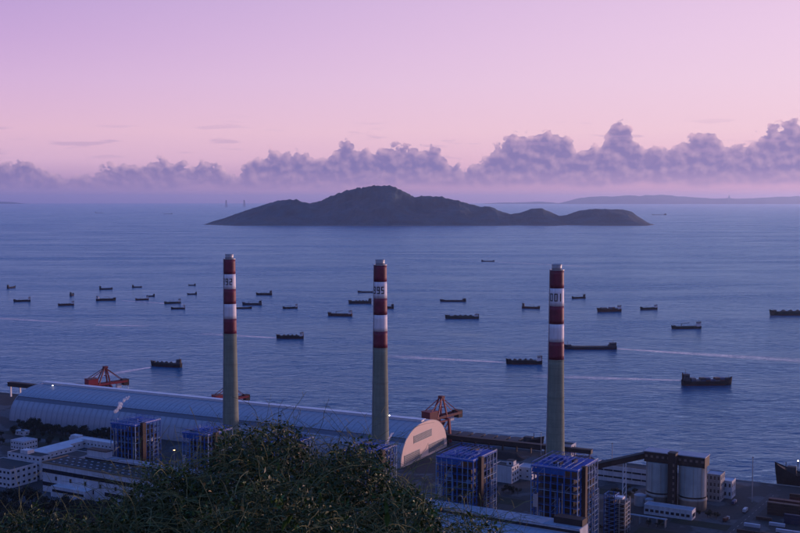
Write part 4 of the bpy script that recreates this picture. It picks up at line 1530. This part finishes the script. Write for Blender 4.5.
# ================================================================== WAKES
def wake_mat():
    """slick smooth water left behind a hull, with flecks of foam: it mirrors the low bright sky"""
    m = bpy.data.materials.new('wake_slick')
    m.use_nodes = True
    t = N(m.node_tree)
    m.node_tree.nodes.remove(m.node_tree.nodes['Principled BSDF'])
    gl = t.node('ShaderNodeBsdfGlossy')
    gl.inputs['Color'].default_value = (0.76, 0.86, 0.98, 1)
    gl.inputs['Roughness'].default_value = 0.22
    fm = t.node('ShaderNodeBsdfDiffuse')
    fm.inputs['Color'].default_value = (0.85, 0.86, 0.88, 1)
    pos = t.node('ShaderNodeNewGeometry').outputs['Position']
    mf = t.node('ShaderNodeMixShader')
    t.l.new(t.rng(t.noise(pos, 0.22, 4, 0.6), 0.45, 0.6, 0.0, 0.6), mf.inputs[0])
    t.l.new(gl.outputs[0], mf.inputs[1])
    t.l.new(fm.outputs[0], mf.inputs[2])
    uv = t.node('ShaderNodeTexCoord').outputs['UV']
    sp_ = t.node('ShaderNodeSeparateXYZ')
    t.l.new(uv, sp_.inputs[0])
    n1 = t.noise(pos, 0.05, 5, 0.65)
    across = t.m('SUBTRACT', 1.0, t.m('ABSOLUTE', t.m('SUBTRACT', t.m('MULTIPLY', sp_.outputs[1], 2.0), 1.0)))
    along = t.m('SUBTRACT', 1.0, sp_.outputs[0])
    ends = t.m('MULTIPLY', t.rng(sp_.outputs[0], 0.0, 0.04, 0, 1), t.m('POWER', along, 0.6))
    a_ = t.m('MULTIPLY', t.m('MULTIPLY', across, ends), t.rng(n1, 0.3, 0.62, 0.25, 1.0))
    tr = t.node('ShaderNodeBsdfTransparent')
    mx = t.node('ShaderNodeMixShader')
    t.l.new(t.m('MULTIPLY', a_, 0.95, clamp=True), mx.inputs[0])
    t.l.new(tr.outputs[0], mx.inputs[1])
    t.l.new(mf.outputs[0], mx.inputs[2])
    t.l.new(mx.outputs[0], m.node_tree.nodes['Material Output'].inputs['Surface'])
    return m


WK = wake_mat()


def wake(p0, p1, w0, w1, label, bend=0.0):
    a, b_ = at(*p0, 0), at(*p1, 0)
    n = 24
    d = (b_ - a)
    s_ = Vector((-d.y, d.x, 0)).normalized()
    vs, fs = [], []
    for i in range(n + 1):
        t = i / n
        c_ = a + d * t + s_ * bend * d.length * math.sin(math.pi * t) * .5
        w_ = w0 + (w1 - w0) * t
        vs += [c_ - s_ * w_ / 2 + Vector((0, 0, .12)), c_ + s_ * w_ / 2 + Vector((0, 0, .12))]
    for i in range(n):
        fs.append((2 * i, 2 * i + 2, 2 * i + 3, 2 * i + 1))
    me = MB().add(vs, fs).mesh('wake', WK)
    uvl = me.uv_layers.new(name='UVMap')
    for poly_ in me.polygons:
        for li in poly_.loop_indices:
            vi = me.loops[li].vertex_index
            uvl.data[li].uv = ((vi // 2) / n, vi % 2)
    tag(link('wake', me), label, 'wake', kind='stuff')


wake((684, 380.5), (530, 376), 14, 57, 'pale foam wake left of the box-laden ship')
wake((613, 348.5), (880, 366), 16, 91, 'long pale wake trailing right from the flat barge')
wake((152, 367), (84, 378.5), 12, 45, 'pale wake trailing left from the lone barge')
wake((277, 338), (200, 333.5), 14, 57, 'pale wake left of the loaded barge between chimneys')
wake((507, 362.5), (375, 355.5), 14, 64, 'pale wake left of the barge by the 2001 chimney')
wake((495, 262), (600, 267), 19, 95, 'faint wake trailing right from the lone far boat')
wake((120, 300.5), (190, 305), 12, 45, 'faint wake right of the stacked pair at left')
wake((60, 322), (-40, 316), 12, 57, 'pale streak on the water at the left edge')
wake((95, 325), (150, 326), 12, 57, 'short pale streak on the water at lower left')

# ================================================================== CONTAINERS on the right quay
CC = {'maroon': mat('container_maroon', (0.085, 0.022, 0.024), 0.6, 0.3, 0.3), 'brown': mat('container_brown', (0.050, 0.028, 0.024), 0.65, 0.3, 0.3),
      'white': mat('container_white', (0.50, 0.53, 0.60), 0.6, 0.15, 0.3), 'navy': mat('container_navy', (0.018, 0.030, 0.075), 0.6, 0.3, 0.3),
      'grey': mat('container_grey', (0.14, 0.15, 0.16), 0.6, 0.2, 0.3)}
cmesh = {}


def container_mesh(c):
    if c not in cmesh:
        b_ = MB()
        b_.box(-6.05, -1.16, 0.12, 6.05, 1.16, 2.56)
        for k in range(22):
            x = -5.8 + k * .55
            b_.box(x, -1.215, .2, x + .28, -1.165, 2.45)
            b_.box(x, 1.165, .2, x + .28, 1.215, 2.45)
        for sx in (-6.1, 5.95):
            for sy in (-1.22, 1.07):
                b_.box(sx, sy, 0, sx + .15, sy + .15, 2.6)
        d_ = MB()
        for k in range(4):
            y = -.95 + k * .6
            d_.tube([(6.12, y, .25), (6.12, y, 2.4)], .035, 5)
        d_.box(6.052, -1.05, .2, 6.09, -.02, 2.45)
        d_.box(6.052, .02, .2, 6.09, 1.05, 2.45)
        cmesh[c] = (b_.mesh('container_body', CC[c]), d_.mesh('door', CC[c]))
    return cmesh[c]


def container(loc, rz, c, label, group):
    o = thing('shipping_container', label, 'container', loc, rz, group)
    a, b_ = container_mesh(c)
    link('body', a, o)
    link('door', b_, o)


STACKS = [  # px, py of the near base, colours bottom to top, count along the row
    (776, 508, ['maroon', 'maroon', 'maroon'], 3, 'maroon'), (775, 515, ['brown', 'brown', 'brown', 'brown'], 3, 'brown'),
    (797, 503, ['brown', 'maroon', 'brown'], 2, 'brown'), (777, 526, ['white'], 1, 'white'), (792, 524, ['navy', 'navy', 'navy'], 2, 'navy'),
    (752, 530, ['grey', 'white'], 1, 'white'), (745, 533, ['brown'], 2, 'brown'), (784, 536, ['brown', 'white'], 2, 'white'), (764, 520, ['brown'], 1, 'brown'),
    (770, 543, ['maroon', 'maroon', 'brown'], 3, 'maroon')]
WHERE = ['in the maroon row nearest the moored black ship', 'in the tall brown block of the container yard', 'at the right edge behind the brown block',
         'lying alone on the ground by the brown block', 'in the navy stack at the right edge', 'in the small pile at the yard corner', 'on the ground at the bottom edge of the yard',
         'in the front row at the bottom right corner', 'standing alone left of the brown block', 'in the lowest row cut by the picture bottom']
for si, (px, py, cols_, n, nm) in enumerate(STACKS):
    p = at(px, py, G0)
    for i in range(n):
        for k, c in enumerate(cols_):
            q_ = p + U * (12.6 * i) + NN * (0.0)
            lv = ['bottom', 'second', 'third', 'top'][k] if len(cols_) > 1 else 'single'
            if k == len(cols_) - 1 and len(cols_) > 1:
                lv = 'top'
            for d_ in range(2 if si in (0, 1) else 1):
                container((q_.x + NN.x * 2.7 * d_, q_.y + NN.y * 2.7 * d_, G0 + .01 + 2.62 * k), ROT, c, f'{c} container, {lv} level, {WHERE[si]}', f'containers of yard stack {si + 1}')

# ================================================================== TREES
LEAFT = mat('tree_leaf', (0.012, 0.024, 0.010), 0.8, 0.55, 0.8)
BARK = mat('bark', (0.05, 0.04, 0.03), 0.9, 0.3, 2.0)


def tree_meshes(seed, hh):
    rr = random.Random(seed)
    t = MB()
    t.tube([(0, 0, 0), (.15, .1, hh * .3), (-.1, .1, hh * .6)], [hh * .03, hh * .022, hh * .012], 6)
    clumps = []
    for k in range(9):
        a = rr.random() * 6.28
        rad = hh * (.12 + .2 * rr.random())
        z = hh * (.42 + .45 * rr.random())
        c_ = Vector((math.cos(a) * rad, math.sin(a) * rad, z))
        clumps.append((c_, hh * (.13 + .1 * rr.random())))
        t.tube([(0, 0, hh * .3), tuple(c_ * .6 + Vector((0, 0, hh * .12))), tuple(c_)], [hh * .014, hh * .009, hh * .004], 5)
    lf = MB()
    for c_, r_ in clumps:
        for k in range(85):
            d = Vector((rr.gauss(0, 1), rr.gauss(0, 1), rr.gauss(0, .8)))
            d = d.normalized() * (r_ * (rr.random() ** .4))
            p_ = c_ + d
            s_ = hh * (.028 + .03 * rr.random())
            n_ = Vector((rr.gauss(0, 1), rr.gauss(0, 1), rr.gauss(0, 1) + .6)).normalized()
            u_ = n_.orthogonal().normalized()
            v_ = n_.cross(u_)
            lf.add([p_ - u_ * s_, p_ + v_ * s_ * .6, p_ + u_ * s_, p_ - v_ * s_ * .6], [(0, 1, 2, 3)])
    return t.mesh('trunk', BARK), lf.mesh('crown', LEAFT)


TREES = [tree_meshes(k, 10.0) for k in range(4)]
rt = random.Random(21)


def tree(loc, s_, label, group):
    o = thing('tree', label, 'tree', loc, rt.random() * 6.28, group)
    o.scale = (s_ * rt.uniform(.9, 1.2), s_ * rt.uniform(.9, 1.2), s_ * rt.uniform(.85, 1.1))
    a, b_ = rt.choice(TREES)
    link('trunk', a, o)
    link('crown', b_, o)


# belt of trees along the shed wall
for k in range(44):
    px = 22 + k * 2.1 + rt.uniform(-1.5, 1.5)
    py = 424 + (px - 20) * .145 + rt.uniform(2.0, 7)
    tree(at(px, py, G0), rt.uniform(.8, 1.4), 'dark tree in the belt along the foot of the long shed', 'trees along the shed')
for k in range(20):
    px = rt.uniform(0, 66)
    py = rt.uniform(433, 446)
    if 8 < px < 30 and py > 436:
        py = 433
    tree(at(px, py, G0), rt.uniform(.6, 1.0), 'dark tree among the low stores in front of the shed', 'trees among the stores')
# wooded foot of the hill, lower left
for k in range(130):
    px = rt.uniform(-15, 165)
    y_ = rt.uniform(800, 935) if px < 40 else rt.uniform(800, 905)
    x_ = (px - 400) / F * y_
    tree((x_, y_, hill_z(x_, y_) - .3 if hill_z(x_, y_) > G0 else G0), rt.uniform(1.1, 1.8), 'dark tree on the wooded hill foot at the lower left corner', 'trees on the hill foot')
# trees inside the works
for (px, py, n, sp_, lb, g_) in ((505, 494, 9, 9, 'dark tree beside the pink-ended house', 'trees by the switch house'), (622, 494, 12, 14, 'dark bush in front of the banded white store', 'bushes by the banded store'),
                                 (555, 498, 6, 10, 'dark tree left of the large boiler frame', 'trees by the large boiler frame'), (712, 517, 6, 7, 'dark shrub at the foot of the right silo', 'shrubs by the silos'),
                                 (640, 526, 10, 16, 'dark shrub on the plot before the silo office', 'shrubs before the silo office')):
    c_ = at(px, py, G0)
    for k in range(n):
        tree((c_.x + rt.gauss(0, sp_), c_.y + rt.gauss(0, sp_ * .5), G0), rt.uniform(.35, .75), lb, g_)

# ================================================================== FOREGROUND SHRUBS, a few metres below the lens
STEM = mat('vine_stem', (0.095, 0.115, 0.03), 0.8, 0.5, 6.0, c2=(0.21, 0.23, 0.08))
LEAFG = mat('shrub_leaf', (0.028, 0.056, 0.007), 0.6, 0.6, 5.0)
LEAFS = mat('spray_leaf', (0.075, 0.135, 0.018), 0.5, 0.5, 4.0)
LEAFB = mat('broad_leaf', (0.060, 0.130, 0.025), 0.45, 0.3, 8.0)
LEAFY = mat('withered_leaf', (0.42, 0.27, 0.09), 0.7, 0.3, 9.0)


def shrub(label, cx, cy, rx, ry, top, depth, nstem, nleaf, seed, tall=0.25, whisk=14):
    """tangled shrub: dome of small dark leaves shot through with arching woody stems. top = world z of its crown"""
    rr = random.Random(seed)
    g0 = hill_z(cx, cy)
    hh = top - g0
    r_ = thing('tangled_shrub', label, 'shrub', (cx, cy, g0), 0, None)

    def dome(x, y):
        q_ = 1 - (x / rx) ** 2 - (y / ry) ** 2
        if q_ <= 0:
            return 0
        n_ = mnoise.fractal(Vector(((cx + x) * 2.2, (cy + y) * 2.2, seed)), 1.0, 2.0, 3)
        return hh * (q_ ** .38) * (1 + .10 * n_)

    st = MB()
    for k in range(nstem):
        a = rr.random() * 6.28
        q_ = math.sqrt(rr.random())
        x, y = rx * q_ * math.cos(a), ry * q_ * math.sin(a)
        z = dome(x, y)
        if z <= .1:
            continue
        z *= rr.uniform(.60, 1.0)
        L_ = rr.uniform(.16, .50)
        wh = k < whisk
        if wh:
            L_ = rr.uniform(.22, .50)
            x *= .8
            y *= .5
            z = dome(x, y) * .95
        d = Vector((rr.gauss(0, 1), rr.gauss(0, .6) - .2, rr.uniform(.2, 1.3) if not wh else rr.uniform(1.0, 2.2))).normalized()
        p_ = Vector((x, y, z))
        pts_ = [p_.copy()]
        ns = 7
        bend = Vector((rr.gauss(0, .5), rr.gauss(0, .5), -rr.uniform(.15, .75) if not wh else -rr.uniform(.1, .45)))
        for i in range(ns):
            d = (d + bend * (1.0 / ns) * 2.2 + Vector((rr.gauss(0, .13), rr.gauss(0, .13), rr.gauss(0, .13)))).normalized()
            p_ = p_ + d * L_ / ns
            pts_.append(p_.copy())
        w_ = rr.uniform(.0016, .0034)
        st.tube(pts_, [w_ * (1 - .6 * i / ns) for i in range(ns + 1)], 3, False)
        # tiny side twigs on the whisks
        for i in range(2, ns + 1, 2 if wh else 3):
            b0 = pts_[i]
            dv = Vector((rr.gauss(0, 1), rr.gauss(0, 1), rr.gauss(.3, 1))).normalized() * rr.uniform(.03, .08)
            st.tube([b0, b0 + dv * .6, b0 + dv + Vector((0, 0, -.01))], [.0016, .0013, .0008], 3, False)
    st.build('stems', STEM, tag_parent(r_))['kind'] = 'stuff'
    lf = MB()
    for k in range(nleaf):
        a = rr.random() * 6.28
        q_ = math.sqrt(rr.random())
        x, y = rx * q_ * math.cos(a), ry * q_ * math.sin(a)
        z = dome(x, y)
        if z <= .05:
            continue
        dep = rr.random() ** 1.3 * depth
        z = z * rr.uniform(.93, 1.04) - dep if rr.random() < .8 else z - dep
        if z < 0:
            continue
        p_ = Vector((x, y, z))
        s_ = rr.uniform(.008, .019)
        n_ = Vector((rr.gauss(0, 1), rr.gauss(0, 1) - .3, rr.gauss(0, 1) + .5)).normalized()
        u_ = n_.orthogonal().normalized()
        u_ = (Matrix.Rotation(rr.random() * 6.28, 3, n_) @ u_)
        v_ = n_.cross(u_)
        lf.add([p_ - u_ * s_ * 1.3, p_ + v_ * s_ * .55 + n_ * s_ * .2, p_ + u_ * s_ * 1.3, p_ - v_ * s_ * .55 + n_ * s_ * .2], [(0, 1, 2, 3)])
    lo = lf.build('leaves', LEAFG, r_)
    lo['kind'] = 'stuff'
    # sprays of larger leaves: several leaves fanned round a twig end
    sp_ = MB()
    for k in range(nleaf // 45):
        a = rr.random() * 6.28
        q_ = math.sqrt(rr.random())
        x, y = rx * q_ * math.cos(a), ry * q_ * math.sin(a)
        z = dome(x, y)
        if z < .1:
            continue
        c_ = Vector((x, y, z * rr.uniform(.86, 1.01)))
        ax = Vector((rr.gauss(0, .7), rr.gauss(0, .5) - .5, rr.uniform(.1, 1))).normalized()
        st_n = rr.randint(4, 9)
        ln = rr.uniform(.04, .11)
        for i in range(st_n):
            b0 = c_ + ax * ln * (i / st_n)
            d = (ax + Vector((rr.gauss(0, .8), rr.gauss(0, .8), rr.gauss(0, .6)))).normalized()
            s2 = rr.uniform(.016, .034)
            n_ = d.orthogonal().normalized()
            n_ = Matrix.Rotation(rr.random() * 6.28, 3, d) @ n_
            v_ = n_.cross(d)
            sp_.add([b0, b0 + d * s2 * .5 + v_ * s2 * .3 + n_ * s2 * .08, b0 + d * s2 * 1.15, b0 + d * s2 * .5 - v_ * s2 * .3 + n_ * s2 * .08], [(0, 1, 2, 3)])
    so = sp_.build('leaf_sprays', LEAFS, r_)
    so['kind'] = 'stuff'
    return r_, dome, rr


def tag_parent(o):
    return o


def sx_(px, y):
    return (px - 400) / F * y


def tz(py, y):
    return atY(400, py, y).z


# px centre, distance, half width px, half depth m, photo row of the crown
SHR = [
    ('tall tangled shrub in front of the 1992 chimney foot, highest of the thicket', 262, 7.6, 96, .75, 429, 850, 15000, 1, 26),
    ('broad tangled shrub in front of the middle chimney and shed', 346, 7.2, 86, .7, 453, 800, 13000, 2, 16),
    ('tangled shrub in front of the skylight hall, left slope of the thicket', 172, 7.0, 74, .6, 470, 650, 9500, 3, 16),
    ('low tangled shrub in the middle of the bottom edge, nearest the viewer', 270, 5.9, 150, .5, 489, 850, 12000, 4, 0),
    ('dark shrub sloping down toward the right turbine hall roof', 408, 6.6, 50, .5, 482, 420, 7000, 5, 8),
    ('sparse low shrub over the pale roof at bottom centre right', 470, 6.4, 62, .4, 519, 260, 2600, 6, 12),
    ('low vine shrub with long arching stems at the lower left corner', 25, 7.4, 110, .5, 514, 240, 9000, 7, 8),
    ('small twiggy shrub before the lower left turbine hall wall', 118, 6.5, 50, .45, 505, 320, 4200, 8, 14),
    ('leafy shrub at the bottom edge right of the thicket middle', 420, 5.6, 62, .35, 512, 380, 5200, 9, 4),
]
info = []
for (lb, px, y, hw, dy, ty, ns, nl, sd_, wh) in SHR:
    info.append((shrub(lb, sx_(px, y), y, hw / F * y, dy, tz(ty - 2, y), .55, int(ns * 1.25), int(nl * .9), sd_, whisk=int(wh * 1.6)), y))


def leaf_mesh(L_, W_, m, nm):
    vs, fs = [], []
    n = 5
    for i in range(n + 1):
        t = i / n
        w_ = W_ * math.sin(math.pi * (t * .92 + .04)) ** .8 * (1 - .35 * t)
        z = .25 * L_ * math.sin(t * 2.2)
        vs += [(t * L_, -w_, z + w_ * .35), (t * L_, 0, z), (t * L_, w_, z + w_ * .35)]
    for i in range(n):
        fs += [(3 * i, 3 * i + 3, 3 * i + 4, 3 * i + 1), (3 * i + 1, 3 * i + 4, 3 * i + 5, 3 * i + 2)]
    return MB().add(vs, fs).mesh(nm, m)


bl_m = leaf_mesh(.11, .020, LEAFB, 'broad_leaf')
bl_y = leaf_mesh(.030, .010, LEAFY, 'withered_leaf')
rl_ = random.Random(5)
# a few broad green leaves and withered yellow ones that stand out
for (px, py, si, m_, s_) in [(288, 524, 3, bl_m, 1.0), (295, 530, 3, bl_m, .9), (282, 531, 3, bl_m, .8), (236, 526, 3, bl_m, .9), (387, 527, 8, bl_m, .8), (386, 516, 8, bl_m, .7), (246, 527, 3, bl_m, .7),
                             (213, 494, 3, bl_y, 1.2), (216, 511, 3, bl_y, 1.3), (243, 512, 3, bl_y, 1.2), (339, 472, 1, bl_y, 1.1), (441, 511, 5, bl_y, 1.1), (270, 521, 3, bl_y, .9), (295, 506, 3, bl_y, .9), (393, 501, 8, bl_y, .9), (204, 486, 3, bl_y, .8)]:
    (r_, dome, rr), y = info[si]
    p_ = atY(px, py, y - .44)
    o = link('leaf', m_, r_, p_ - r_.location)
    o.rotation_euler = (rl_.uniform(-.4, .4), rl_.uniform(-1.2, -.2), rl_.uniform(-2.6, -.6))
    o.scale = (s_,) * 3

HAZE = 1.6e-5

# ------------------------------------------------------------------ haze
hz = MB().box(-95000, -95000, -1.5, 95000, 95000, 660)
hm = bpy.data.materials.new('haze_air')
hm.use_nodes = True
ht = hm.node_tree
for nd in list(ht.nodes):
    if nd.type != 'OUTPUT_MATERIAL':
        ht.nodes.remove(nd)
pv = ht.nodes.new('ShaderNodeVolumePrincipled')
pv.inputs['Color'].default_value = (0.60, 0.74, 0.98, 1)
pv.inputs['Density'].default_value = HAZE
pv.inputs['Anisotropy'].default_value = 0.5
ht.links.new(pv.outputs[0], ht.nodes['Material Output'].inputs['Volume'])
tag(hz.build('haze', hm), 'thin lilac evening haze over the whole bay', 'haze', kind='stuff')
